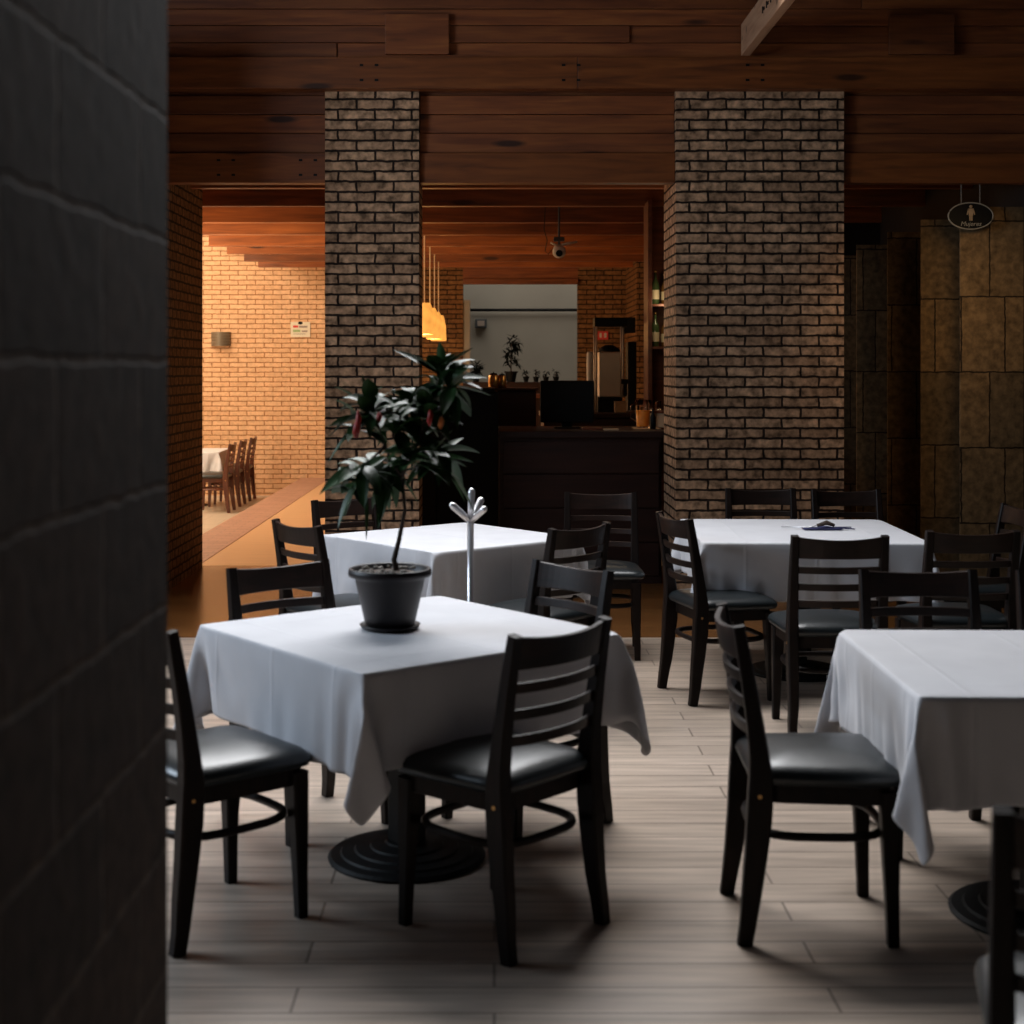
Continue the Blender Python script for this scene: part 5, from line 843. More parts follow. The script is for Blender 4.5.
def table(x,y,rot,size,kind,tl,cl,sc=1,z=0):
    t=thing('pedestal_table',tl,'table',(x,y,z),R(rot),'square pedestal tables')
    h=size/2
    bm=bmesh.new(); box(bm,-h+.012,h-.012,-h+.012,h-.012,.695,.7245); link('tabletop',bm,'barwood',t,bevel=.008)
    bm=bmesh.new(); box(bm,-.045,.045,-.045,.045,.035,.665); link('column',bm,'iron',t,bevel=.006)
    bm=bmesh.new(); box(bm,-.25,.25,-.04,.04,.665,.6945); box(bm,-.04,.04,-.25,.25,.6655,.694); link('top_bracket',bm,'iron',t)
    bm=bmesh.new(); lathe(bm,[(.252,0),(.255,.008),(.245,.016),(.215,.020),(.21,.026),(.17,.029),(.165,.035),(.12,.038),(.115,.044),(.07,.050),(.065,.055)],48)
    link('base',bm,'iron',t,smooth=False)
    if kind not in clm:
        o=link('tablecloth',load(kind),'cloth',smooth=True); clm[kind]=o
        s=o.modifiers.new('s','SUBSURF'); s.levels=1; s.render_levels=2
        o2=o.modifiers.new('t','SOLIDIFY'); o2.thickness=.0015; o2.offset=1
    else:
        o=clm[kind].copy(); C.objects.link(o)
    o.location=(x,y,z+.7285); o.rotation_euler=(0,0,R(rot)); o.scale=(sc,sc,1)
    tag(o,cl,'tablecloth','white tablecloths')
table(-.285,4.69,38.5,.97,'A','dark pedestal table under the cloth that carries the potted plant','white tablecloth under the potted plant',sc=1.03)
table(-.22,7.28,40+90,.92,'B','dark pedestal table behind the potted plant and the chrome coat stand','white tablecloth directly behind the potted plant and coat stand',sc=.97)
table(1.575,4.19,-1,.95,'B','dark pedestal table of the near right place, mostly hidden by its cloth','white tablecloth at the right photo edge, nearest on that side')
table(1.57,7.54,-2,1.10,'C','dark pedestal table in front of the right brick pillar','white tablecloth in front of the right brick pillar')
table(-4.08,19.3,2,.95,'A','small table in the bright brick side room','pale tablecloth in the bright brick side room',z=-.25)
# ================================================================ POTTED PLANT
def leaf(bm,base,dirv,L,W,droop,roll=0):
    d=Vector(dirv).normalized(); up=Vector((0,0,1))
    if abs(d.z)>.95: up=Vector((1,0,0))
    s=d.cross(up).normalized(); nrm=s.cross(d).normalized()
    s=Matrix.Rotation(roll,3,d)@s; nrm=Matrix.Rotation(roll,3,d)@nrm
    n=8; rows=[]
    for i in range(n+1):
        t=i/n; w=W*(math.sin(PI*min(1,t*.93+.07))**.8)*(1 if t<1 else 0)*.5
        if i==n: w=.0008
        p=Vector(base)+d*L*t+Vector((0,0,-1))*droop*L*t*t
        rows.append([bm.verts.new(p+s*w*k+nrm*(abs(k)*w*.28)) for k in (-1,-.5,0,.5,1)])
    for A,B in zip(rows,rows[1:]):
        for k in range(4): bm.faces.new((A[k],A[k+1],B[k+1],B[k]))
PYY=4.68; px0=PX(390,PYY)
TZ=.741
pl=thing('potted_plant','leafy plant with red buds in a dark round pot standing on the near white table','potted plant',(px0,PYY,TZ))
bm=bmesh.new(); lathe(bm,[(.085,.0),(.092,.004),(.098,.014),(.094,.014),(.080,.008)],40); link('saucer',bm,'pot',pl,smooth=True)
bm=bmesh.new(); lathe(bm,[(.074,.010),(.080,.014),(.088,.05),(.104,.12),(.112,.158),(.114,.166),(.133,.170),(.135,.178),(.133,.192),(.128,.195),(.122,.192),(.117,.170),(.11,.160)],48); link('pot',bm,'pot',pl,smooth=True,bevel=0)
bm=bmesh.new(); lathe(bm,[(.1135,.168),(.08,.180),(.03,.186),(.005,.187)],32); link('soil',bm,'soil',pl,smooth=True)
bm=bmesh.new()
for k in range(26):
    a=rnd.uniform(0,2*PI); r=.105*math.sqrt(rnd.random()); q=bmesh.ops.create_icosphere(bm,subdivisions=1,radius=rnd.uniform(.006,.014),matrix=Matrix.Translation((r*math.cos(a),r*math.sin(a),.188))@Matrix.Scale(.5,4,(0,0,1)))
pb=link('pebbles',bm,'pebble',pl,smooth=True); pb['kind']='stuff'
def pp(px,py,dy=0):                        # picture spot -> local plant coords
    Y=PYY+dy; return Vector((PX(px,Y)-px0,dy,PZ(py,Y)-TZ))
heads=[((372,404),-.05,12,.135),((360,416),-.02,7,.12),((440,372),.03,13,.15),((452,384),-.05,8,.14),((410,398),.08,11,.13),((425,408),-.10,10,.13),((398,420),0,9,.13),((362,466),-.04,10,.125),((375,455),.06,8,.12),((436,448),.03,10,.14),((412,452),-.09,9,.13),((392,462),.07,8,.12),((418,432),.05,9,.12),((350,478),.03,6,.09)]
bt=bmesh.new(); fork=pp(402,478)
tube(bt,[(pp(397,572)),pp(394,560),pp(399,540),pp(405,510),fork],[.010,.009,.0075,.006,.0055],8)
forks=[pp(402,440),pp(385,445,.01),pp(420,440,-.01)]
for f in forks: tube(bt,[fork,(fork+f)/2+Vector((rnd.uniform(-.01,.01),0,0)),f],[.0055,.0045,.004],6)
bl=bmesh.new()
for i,(p,dy,n,L) in enumerate(heads):
    h=pp(p[0],p[1],dy); f=min(forks,key=lambda q:(q-h).length)
    tube(bt,[f,(f+h)/2+Vector((0,0,-.008)),h],[.004,.003,.002],6)
    for k in range(int(n*1.6)):
        a=2*PI*(k*.382+rnd.uniform(-.05,.05)); el=rnd.uniform(-.45,.85) if k%3 else rnd.uniform(.5,1.2)
        if p[1]>440: el-=.35
        d=Vector((math.cos(a)*math.cos(el),math.sin(a)*math.cos(el),math.sin(el)))
        leaf(bl,h-Vector((0,0,rnd.uniform(0,.05))),d,L*rnd.uniform(.8,1.25),rnd.uniform(.038,.054),rnd.uniform(.1,.7),rnd.uniform(-.6,.6))
# individually visible leaves
for (a,b_,dy,W) in (((448,378),(487,376),-.04,.040),((440,370),(474,346),0,.036),((441,368),(440,341),.02,.036),((436,370),(413,354),0,.036),((440,366),(458,352),-.03,.045),((362,402),(334,385),0,.030),
                    ((365,400),(362,373),0,.028),((437,456),(467,466),-.05,.036),((432,455),(453,428),-.04,.026),((360,478),(343,520),0,.024),((366,490),(366,538),-.02,.022),((352,470),(335,480),0,.03),
                    ((395,430),(420,380),-.06,.034),((395,405),(375,395),-.08,.03),((452,385),(472,408),0,.012),((370,398),(383,386),-.05,.040),((455,380),(482,388),.02,.034)):
    A=pp(*a,dy); B=pp(*b_,dy+rnd.uniform(-.05,.02)); d=B-A
    leaf(bl,A,d,d.length,W,.04,rnd.uniform(-.5,.5))
link('trunk',bt,'stem',pl,smooth=True); link('foliage',bl,'leaf',pl,smooth=True)
for (px,py,h_,m_) in ((358,424,.085,'flower'),(379,418,.035,'flower'),(430,418,.05,'flower'),(441,423,.04,'bud'),(356,430,.05,'flower')):
    bm=bmesh.new(); c=pp(px,py,-.17); tube(bm,[c+Vector((0,0,h_/2)),c+Vector((.002,0,h_*.2)),c-Vector((.002,0,h_*.2)),c-Vector((.001,0,h_/2))],[.003,.009,.009,.002],8)
    link('bud',bm,m_,pl,smooth=True)
# ================================================================ CHROME STAND
ys=5.80; xs=PX(470.5,ys)
st=thing('coat_stand','short chrome coat stand with branching tips behind the potted plant','coat stand',(xs,ys,0))
bm=bmesh.new(); lathe(bm,[(.13,0),(.13,.008),(.12,.015),(.02,.02)],36); link('base',bm,'chrome',st,smooth=True)
kz=PZ(519,ys)
bm=bmesh.new(); tube(bm,[(0,0,.015),(0,0,kz)],.0135,16); link('pole',bm,'chrome',st,smooth=True)
def prong(a,b_):
    bm=bmesh.new(); A=Vector(a); B=Vector(b_); d=(B-A).normalized(); tube(bm,[A,A+(B-A)*.5,B-d*.006,B,B+d*.01,B+d*.015],[.012,.0135,.0145,.0145,.010,.004],14); link('prong',bm,'chrome',st,smooth=True)
prong((0,0,kz-.01),(PX(453,ys)-xs,-.03,PZ(505,ys))); prong((0,0,kz-.01),(PX(471.5,ys)-xs,0.01,PZ(492,ys)))
prong((0,0,kz-.01),(PX(484,ys)-xs,-.05,PZ(508,ys))); prong((0,0,kz-.01),(PX(480.5,ys)-xs,.07,PZ(502,ys)))
# ================================================================ THINGS ON THE FAR RIGHT TABLE
yt=7.55; xt=PX(822,yt)
nk=thing('folded_napkin','navy blue folded napkin with dark cutlery lying on the far right white table','napkin',(xt,yt,.7425))
bm=bmesh.new()
g=[]
for i in range(9):
    for j in range(5):
        x=-.10+.2*i/8; y=-.05+.1*j/4; g.append(bm.verts.new((x,y,.004+.014*max(0,math.sin(i*1.1+j))*math.sin(PI*i/8)*math.sin(PI*j/4))))
for i in range(8):
    for j in range(4): a=i*5+j; bm.faces.new((g[a],g[a+5],g[a+6],g[a+1]))
o=link('cloth',bm,'blue',nk,smooth=True); s=o.modifiers.new('s','SOLIDIFY'); s.thickness=.003
bm=bmesh.new(); tube(bm,[(-.20,.06,.004),(-.06,.0,.008),(.0,-.01,.028)],.0025,6); link('knife',bm,'chrome',nk,smooth=True)
bm=bmesh.new(); tube(bm,[(-.03,-.02,.02),(.02,-.02,.034),(.06,-.02,.02)],[.008,.013,.008],8); link('holder',bm,'stem',nk,smooth=True)
for s in (-1,1):
    bm=bmesh.new(); sweep(bm,[(.06,0,.008),(.16,.045*s,.004)],.008,.002,up=(0,1,0)); link('tail',bm,'blue',nk)
# ================================================================ BAR
BZ=1.12
bar=thing('bar_counter','dark wooden bar counter standing between the two brick pillars','bar counter',(0,0,0))
bm=bmesh.new(); box(bm,.03,1.22,10.62,11.35,0,BZ-.05); link('body',bm,'barwood',bar,bevel=.004)
bm=bmesh.new(); box(bm,.0265,1.26,10.56,11.50,BZ-.05,BZ); link('worktop',bm,'barwood',bar,bevel=.006)
for k,(z0,z1) in enumerate(((.06,.30),(.31,.55),(.56,.80),(.81,1.04))):
    bm=bmesh.new(); box(bm,.06,1.20,10.600,10.6195,z0,z1); link('front_panel',bm,'barwood',bar,bevel=.003)
cb=thing('tall_cabinet','black unlit cabinet standing left of the bar counter','cabinet',(0,0,0))
bm=bmesh.new(); box(bm,PX(412,10.6),.025,10.6,11.2,0,PZ(392,10.6)); link('body',bm,'black',cb,bevel=.01)
bm=bmesh.new(); box(bm,PX(412,10.6)-.02,-.002,10.57,11.22,PZ(392,10.6)+.001,PZ(388,10.6)); link('top',bm,'black',cb,bevel=.004)
for s in (0,1):
    bm=bmesh.new(); x0=PX(412,10.6)+.01+s*.18; box(bm,x0,x0+.165,10.585,10.5995,.05,PZ(392,10.6)-.04); d=link('door',bm,'black',cb,bevel=.004)
    bm=bmesh.new(); tube(bm,[(x0+(.15 if s==0 else .015),10.575,.75),(x0+(.15 if s==0 else .015),10.575,.9)],.006,8); link('handle',bm,'iron',d,smooth=True)
# monitor seen from behind
Ym=11.05
mo=thing('monitor','black flat monitor seen from behind, standing on the bar counter','monitor',(PX(567,Ym),Ym,BZ))
bm=bmesh.new(); box(bm,-.205,.205,-.02,.01,.045,.365); link('screen',bm,'black',mo,bevel=.01)
bm=bmesh.new(); box(bm,-.05,.05,.0105,.05,.05,.26); box(bm,-.1,.1,-.07,.09,.0,.012); box(bm,-.04,.04,.012,.03,.012,.06); link('stand',bm,'black',mo,bevel=.005)
# copper pots by the bar
def cup(px,py,Y,z,w,h,mat,label,name='copper_mug',cat='mug',group=None):
    t=thing(name,label,cat,(PX(px,Y),Y,z),0,group)
    bm=bmesh.new(); lathe(bm,[(w*.42,0),(w*.48,.004),(w*.5,h*.5),(w*.46,h*.98),(w*.44,h),(w*.42,h*.97),(w*.42,h*.5)],24); link('body',bm,mat,t,smooth=True)
    bm=bmesh.new(); lathe(bm,[(w*.40,h*1.0),(w*.30,h*1.12),(w*.06,h*1.16),(w*.05,h*1.25),(w*.01,h*1.26)],20); link('lid',bm,'black',t,smooth=True)
    return t
cz=PZ(388,10.6)
ledge=thing('serving_ledge','dark raised ledge behind the bar counter, under the copper canisters','ledge',(0,0,0))
bm=bmesh.new(); box(bm,-.02,.33,11.6,11.9,0,PZ(388,11.7)-.02); link('body',bm,'barwood',ledge,bevel=.004)
bm=bmesh.new(); box(bm,-.04,.35,11.58,11.92,PZ(388,11.7)-.019,PZ(388,11.7)); link('top',bm,'barwood',ledge,bevel=.004)
cup(493.5,0,11.72,PZ(388,11.7),.085,.105,'brass','shiny copper canister with dark lid, left one of two beside the plant leaves','copper_canister','canister','copper canisters')
cup(502,0,11.74,PZ(388,11.7),.07,.10,'brass','copper canister with dark lid, right one of two beside the plant leaves','copper_canister','canister','copper canisters')
# pitcher with orange drink
Yp=11.15
pt=thing('juice_pitcher','clear pitcher half full of orange drink near the right end of the bar','pitcher',(PX(643,Yp),Yp,BZ))
bm=bmesh.new(); lathe(bm,[(.048,.002),(.052,.01),(.058,.17),(.062,.215),(.059,.215),(.055,.17),(.049,.014)],28,closeends=False); link('jug',bm,'glass',pt,smooth=True)
bm=bmesh.new(); lathe(bm,[(.046,.012),(.0485,.02),(.052,.135)],28); link('juice',bm,'juice',pt,smooth=True)
bm=bmesh.new(); tube(bm,[(-.056,0,.19),(-.095,0,.17),(-.095,0,.08),(-.052,0,.05)],.006,8); link('handle',bm,'glass',pt,smooth=True)
# small things on the counter
def small(name,label,cat,px,Y,w,d,h,mat,z=BZ,group=None,bev=.003):
    bm=bmesh.new(); box(bm,-w/2,w/2,-d/2,d/2,0,h); o=link(name,bm,mat,bevel=bev,loc=(PX(px,Y),Y,z)); tag(o,label,cat,group); return o
small('napkin_tray','low wooden tray lying flat on the bar counter in front of the monitor','tray',592,10.8,.15,.10,.018,'cabwood')
small('menu_card','small beige card lying on the bar counter right of the wooden tray','card',611,10.72,.11,.09,.012,'napkin')
t=thing('napkin_box','beige box standing on the back counter below the steel dispenser','box',(PX(620,12.75),12.75,1.19))
bm=bmesh.new(); box(bm,-.05,.05,-.05,.05,0,.085); link('body',bm,'napkin',t,bevel=.004); bm=bmesh.new(); box(bm,-.052,.052,-.052,.052,.0855,.097); link('lid',bm,'napkin',t,bevel=.003)
small('bar_mat','pale tan mat lying on the counter under the pitcher','mat',646,11.1,.20,.30,.0015,'napkin')
t=thing('bar_caddy','pale wooden caddy behind the pitcher at the right end of the bar','caddy',(PX(657,11.25),11.25,BZ))
bm=bmesh.new(); box(bm,-.055,.055,-.06,.06,.0,.11); link('box',bm,'napkin',t,bevel=.004)
bm=bmesh.new(); box(bm,-.062,.062,-.068,.068,.1105,.13); link('top',bm,'cabwood',t,bevel=.003)
bm=bmesh.new(); lathe(bm,[(.022,0),(.022,.09),(.008,.12),(.008,.15)],14); o=link('pepper_mill',bm,'black',smooth=True,loc=(PX(653,10.95),10.95,BZ)); tag(o,'small black mill in front of the pale caddy on the bar','pepper mill')
for i,(px,Y,h) in enumerate(((645,11.18,.10),(650,11.22,.115),(655,11.24,.10),(660,11.2,.11))):
    z=BZ+.1305 if i else BZ+.1305
    bm=bmesh.new(); lathe(bm,[(.013,.002),(.014,.004),(.017,h*.7),(.016,h*.7),(.013,.008)],16); 
    xx=PX(649+i*3.4,11.25); yy=11.22+.05*(i%2)
    o=link('tumbler',bm,'glass',smooth=True,loc=(xx,yy,z)); tag(o,'small clear glass standing on top of the pale caddy at the bar end','glass','glasses on the pale caddy')
# back counter and dispenser
bc=thing('back_counter','dark counter behind the bar carrying the steel dispenser','counter',(0,0,0))
bm=bmesh.new(); box(bm,.42,1.30,12.5,13.3,0,1.15); link('body',bm,'barwood',bc,bevel=.004); bm=bmesh.new(); box(bm,.40,1.32,12.47,13.3,1.1505,1.19); link('worktop',bm,'barwood',bc,bevel=.004)
Yd=12.95
dx0,dx1=PX(597,Yd),PX(621,Yd)
ds=thing('drink_dispenser','tall steel drink dispenser with black top behind the bar counter','dispenser',((dx0+dx1)/2,Yd,1.19)); w=(dx1-dx0)/2; z=lambda py:PZ(py,Yd)-1.19
bm=bmesh.new(); box(bm,-w+.01,w-.01,-.12,.12,z(397),z(352)); link('tank',bm,'steel',ds,bevel=.012)
bm=bmesh.new(); box(bm,-w,w,-.11,.11,0,z(400)); box(bm,-w,w,-.13,.13,z(400)+.0005,z(397)-.0005); link('base',bm,'black',ds,bevel=.005)
bm=bmesh.new(); lathe(bm,[(w*.9,z(351.8)),(w*.95,z(350)),(w*.5,z(346)),(w*.3,z(345))],20); link('bowl',bm,'black',ds,smooth=True)
bm=bmesh.new(); box(bm,-w-.03,w+.05,-.13,.13,z(327),z(318)); link('top_tray',bm,'black',ds,bevel=.006)
for a,b_ in ((-w-.015,-.1),(-w-.015,.1),(w-.01,-.1),(w+.03,.1)):
    bm=bmesh.new(); tube(bm,[(a,b_*1.25,0.0),(a,b_*1.25,z(327)-.0005)] if a<0 else [(a,b_*1.25,z(397)),(a,b_*1.25,z(327)-.0005)],.009,10); link('post',bm,'steel',ds,smooth=True)
bm=bmesh.new(); box(bm,w-.01,w+.05,-.16,-.121,z(384),z(379)); box(bm,w+.01,w+.04,-.16,-.13,z(396),z(384)); link('tap',bm,'black',ds,bevel=.004)
bm=bmesh.new(); lathe(bm,[(.028,0),(.03,.01),(.03,PZ(354,Yd)-1.19),(.024,PZ(352,Yd)-1.19)],18); o=link('paper_roll',bm,'bonew',smooth=True,loc=(PX(590,12.8),12.8,1.19)); tag(o,'tall white cylinder standing left of the steel dispenser','cylinder')
# red notice on the brick wall behind dispenser
Yr=20.78
rn=thing('red_notice','small red notice with pale marks on the brick wall behind the dispenser','notice',(PX(603,Yr),Yr,PZ(335.5,Yr)))
bm=bmesh.new(); box(bm,-.075,.075,-.006,.006,-.06,.06); link('panel',bm,'red',rn)
bm=bmesh.new(); box(bm,-.05,-.02,-.010,-.0065,-.03,.035); box(bm,.015,.05,-.010,-.0065,-.03,.035); link('marks',bm,'bonew',rn)
# tall dark speaker column between pier and dispenser
Yk=14.2
small('floor_screen','tall narrow black panel standing beside the inner brick pier','panel',631,Yk,.085,.25,PZ(342,Yk)-.001,'black',z=0.0,bev=.005)
small('wall_speaker','small black speaker high on the inner brick pier','speaker',629,18.9,.15,.2,.2,'black',z=PZ(333,18.9))
# bottle shelf unit at right
bs=thing('bottle_shelf','dark red-brown wooden shelf unit with bottles beside the right brick pillar','shelf',(0,0,0))
xa,xb=PX(645.5,12.2),PX(664,10.8)+.55
for nm,(a,b_,c,d,e,f) in (('side_post',(xa,xa+.035,12.0,12.35,0,2.97)),('side_post',(xb-.03,xb,12.0,12.35,0,2.97)),('back_panel',(xa+.036,xb-.031,12.36,12.39,0,2.97)),
    ('shelf_board',(xa+.036,xb-.031,12.0,12.355,PZ(305,12.2)-.02,PZ(305,12.2))),('shelf_board',(xa+.036,xb-.031,12.0,12.355,PZ(347,12.2)-.02,PZ(347,12.2))),('shelf_board',(xa+.036,xb-.031,12.0,12.355,1.0,1.03))):
    bm=bmesh.new(); box(bm,a,b_,c,d,e,f); link(nm,bm,'cabwood',bs,bevel=.003)
pb_=None
def bottle(mat,h):
    t=thing('liquor_bottle','x','bottle'); bm=bmesh.new(); r=.033
    lathe(bm,[(r*.9,0),(r,.005),(r,h*.55),(r*.8,h*.65),(r*.35,h*.75),(r*.33,h*.93)],18); link('glass_body',bm,mat,t,smooth=True)
    bm=bmesh.new(); lathe(bm,[(r*.42,h*.931),(r*.42,h)],12); link('cap',bm,'brass',t,smooth=True)
    bm=bmesh.new(); lathe(bm,[(r*1.02,h*.15),(r*1.02,h*.42)],18,closeends=False); link('label_band',bm,'label',t,smooth=True)
    return t
pr=[bottle('bottleg',.29),bottle('bottlea',.26),bottle('bottleg',.33)]; ub=[0,0,0]
for sh,(zz,nm) in enumerate(((PZ(305,12.2),'upper'),(PZ(347,12.2),'lower'))):
    for k in range(4):
        s=pr[k%3]; 
        b=s if not ub[k%3] else copy_tree(s); ub[k%3]=1
        b.location=(xa+.075+k*.085,12.13+.05*(k%2),zz+.0005); b['group']='bottles on the %s shelf'%nm
        b['label']='%s bottle with pale label on the %s shelf beside the brick pillar'%(('dark green','amber','tall dark green')[k%3] if k<3 else 'second dark green',nm)
# ================================================================ COURTYARD WINDOW AREA
trim(PX(463,FY)-.0,PX(578,FY),FY-.06,FY+.24,PZ(385,FY)-.04,PZ(382,FY),'barwood')
trim(PX(463,FY),PX(578,FY),FY-.05,FY-.0,PZ(284.5,FY),PZ(279,FY),'plank')
trim(PX(463,FY)+.001,PX(470,FY),FY+.02,FY+.16,PZ(382,FY)+.001,PZ(300,FY),'plaster')
trim(PX(486,FY-2),PX(546,FY-2),FY-2,FY-1.9,PZ(398,FY-2),PZ(394,FY-2),'cabwood')
bxs('wall_low_partition',PX(463,FY-2),PX(578,FY-2),FY-1.899,FY-1.8,0,PZ(394,FY-2),'barwood')
# pipe along courtyard wall
bm=bmesh.new(); tube(bm,[(PX(440,24.9),24.9,PZ(310,24.9)),(PX(600,24.9),24.9,PZ(310,24.9))],.025,8); o=link('wall_pipe',bm,'black',smooth=True); tag(o,'thin dark pipe running across the grey courtyard wall','pipe')
t=thing('outdoor_lamp','small dark box lamp on the grey courtyard wall','wall lamp',(PX(481,24.9),24.9,PZ(323.5,24.9)))
bm=bmesh.new(); box(bm,-.10,.10,-.08,.09,-.075,.075); link('housing',bm,'grey',t,bevel=.01); bm=bmesh.new(); box(bm,-.06,.06,-.09,-.0805,-.045,.045); link('lens',bm,'greyp',t)
# far plants
def bush(name,px,py,Y,label,cat,w,h,n,L,potr,seed,zb=None):
    r=random.Random(seed); z0=PZ(py,Y) if zb is None else zb
    t=thing(name,label,cat,(PX(px,Y),Y,z0)); ph=potr*1.7
    bm=bmesh.new(); lathe(bm,[(potr*.65,0),(potr*.7,.01),(potr*.95,ph*.85),(potr*1.1,ph*.86),(potr*1.1,ph),(potr*.95,ph)],20); link('pot',bm,'black',t)
    bm=bmesh.new(); tube(bm,[(0,0,ph*.9),(0,0,ph+h*.4),(.01,0,ph+h*.8)],[.012,.01,.005],6)
    bl=bmesh.new()
    for k in range(n):
        hz=ph+h*r.uniform(.15,.95); a=r.uniform(0,2*PI); rad=w/2*r.uniform(0,.7)*(1-.5*abs(hz-ph-h*.55)/h)
        b=Vector((rad*math.cos(a),rad*math.sin(a),hz)); 
        for j in range(5):
            a2=a+r.uniform(-1.5,1.5); el=r.uniform(-.5,1)
            leaf(bl,b,(math.cos(a2)*math.cos(el),math.sin(a2)*math.cos(el),math.sin(el)),L*r.uniform(.7,1.2),L*.28,r.uniform(.1,.7))
    link('stem',bm,'stem',t); link('foliage',bl,'leafd',t,smooth=True); return t
bush('potted_plant',511,378,FY-.02+.1,'small potted tree standing on the sill before the grey courtyard wall','potted plant',.36,.55,30,.115,.09,3,zb=PZ(382,FY)+.0005)
bush('potted_plant',476,378,FY+.1,'low spiky plant at the left end of the courtyard sill','potted plant',.22,.16,12,.14,.06,5,zb=PZ(382,FY)+.0005)
for i,(px,h_) in enumerate(((526,.10),(536,.12),(546,.10),(556,.13))):
    bush('potted_plant',px,378,FY+.1,('leftmost','second from left','second from right','rightmost')[i]+' of the four small dark plants lined up on the courtyard sill','potted plant',.09,h_*.8,8,.055,.045,11+i,zb=PZ(382,FY)+.0005)['group']='small plants on the sill'
# ================================================================ PENDANTS
pn=None
for i,(Yq,px) in enumerate(((15.6,424.5),(16.9,430),(18.15,434.5),(19.3,438.5))):
    if pn is None:
        t=pn=thing('pendant_lamp','x','pendant lamp')
        bm=bmesh.new(); lathe(bm,[(.085,-.17),(.105,-.165),(.098,.03),(.075,.14),(.060,.17)],20,closeends=False); lathe(bm,[(.004,.169),(.060,.170)],20,closeends=False); o=link('shade',bm,'shade',t,smooth=True); s=o.modifiers.new('s','SOLIDIFY'); s.thickness=.006
        bm=bmesh.new(); tube(bm,[(0,0,.17),(0,0,1.11)],.008,6); link('cord',bm,'cord',t)
        bm=bmesh.new(); lathe(bm,[(.045,1.075),(.045,1.108),(.02,1.109)],16); link('canopy',bm,'cord',t)
        bm=bmesh.new(); lathe(bm,[(.015,.12),(.032,.06),(.032,.0),(.01,-.03)],14); link('bulb',bm,'shade',t,smooth=True)
    else: t=copy_tree(pn)
    t.location=(PX(px,Yq),Yq,3.22-1.11)
    t['group']='row of pendant lamps'; t['label']=('first, nearest and largest','second','third','last and smallest')[i]+' glowing pendant lamp of the row beside the left brick pillar'
# ceiling spotlight
Ys=13.55
sp=thing('ceiling_spotlight','white round spotlight with side arm hanging from the wooden ceiling joists','spotlight',(PX(559,Ys),Ys,0))
zc=PZ(251,Ys); zt=2.95
bm=bmesh.new(); lathe(bm,[(.05,-.055),(.062,-.03),(.058,.03),(.035,.06),(.01,.07)],20); h=link('lamp_head',bm,'bonew',sp,smooth=True); h.location=(0,0,zc); h.rotation_euler=(R(-65),0,0)
bm=bmesh.new(); lathe(bm,[(.032,-.064),(.032,-.0555)],16); l=link('lens',bm,'black',h)
bm=bmesh.new(); box(bm,-.05,.05,-.03,.03,zc+.09,zc+.13); tube(bm,[(0,0,zc+.04),(0,0,zc+.095)],.012,8); tube(bm,[(0,0,zc+.131),(0,0,3.2195)],.011,8); link('bracket',bm,'grey',sp,bevel=.003)
bm=bmesh.new(); tube(bm,[(.02,0,zc+.06),(.17,.0,zc+.085)],.010,8); link('arm',bm,'bonew',sp,smooth=True)
bm=bmesh.new(); tube(bm,[(-.02,0,zc+.05),(-.08,0,zc+.08)],.009,8); link('arm',bm,'bonew',sp,smooth=True)
bm=bmesh.new(); tube(bm,[(-.12,0,3.219),(-.14,0,zc+.2),(-.11,0,zc+.10),(-.13,0,zc),(-.10,0,zc-.03),(-.05,0,zc+.03)],.005,6); link('cable',bm,'stem',sp,smooth=True)
# ================================================================ BRIGHT ROOM: SCONCE + NOTICE
yy=FY-.0
sc=thing('wall_sconce','ribbed metal half-round sconce on the bright brick wall','wall lamp',(PX(221,yy),yy-.001,PZ(339,yy)))
bm=bmesh.new(); n=14; w_=.14
for k in range(5):
    z0=-.10+k*.042; rows=[]
    for zz in (z0,z0+.030):
        rows.append([bm.verts.new((w_*math.cos(PI+PI*i/n),-.0+.11*math.sin(PI+PI*i/n),zz)) for i in range(n+1)])
    for i in range(n): bm.faces.new((rows[0][i],rows[0][i+1],rows[1][i+1],rows[1][i]))
o=link('slats',bm,'sconce',sc); s=o.modifiers.new('s','SOLIDIFY'); s.thickness=.008
bm=bmesh.new(); box(bm,-.13,.13,-.03,-.0005,-.10,.10); link('back_plate',bm,'sconce',sc)
nb=thing('notice_board','cream notice with red and green print on the bright brick wall','notice',(PX(300.5,yy),yy,PZ(329,yy)))
bm=bmesh.new(); box(bm,-.14,.14,-.012,-.0005,-.115,.10); link('panel',bm,'board',nb)
for (m_,a,b_,c,d) in (('red',-.105,-.03,.02,.05),('greyp',-.02,.10,.018,.045),('green',-.105,.0,-.045,-.01),('greyp',.02,.10,-.045,-.02),('greyp',-.10,.08,-.075,-.067)):
    bm=bmesh.new(); box(bm,a,b_,-.0145,-.0125,c,d); link('print',bm,m_,nb)
bm=bmesh.new(); lathe(bm,[(.034,0),(.034,.004)],20); o=link('logo',bm,'black',nb); o.location=(0,-.0125,.085); o.rotation_euler=(PI/2,0,0); o.scale=(1,.65,1)
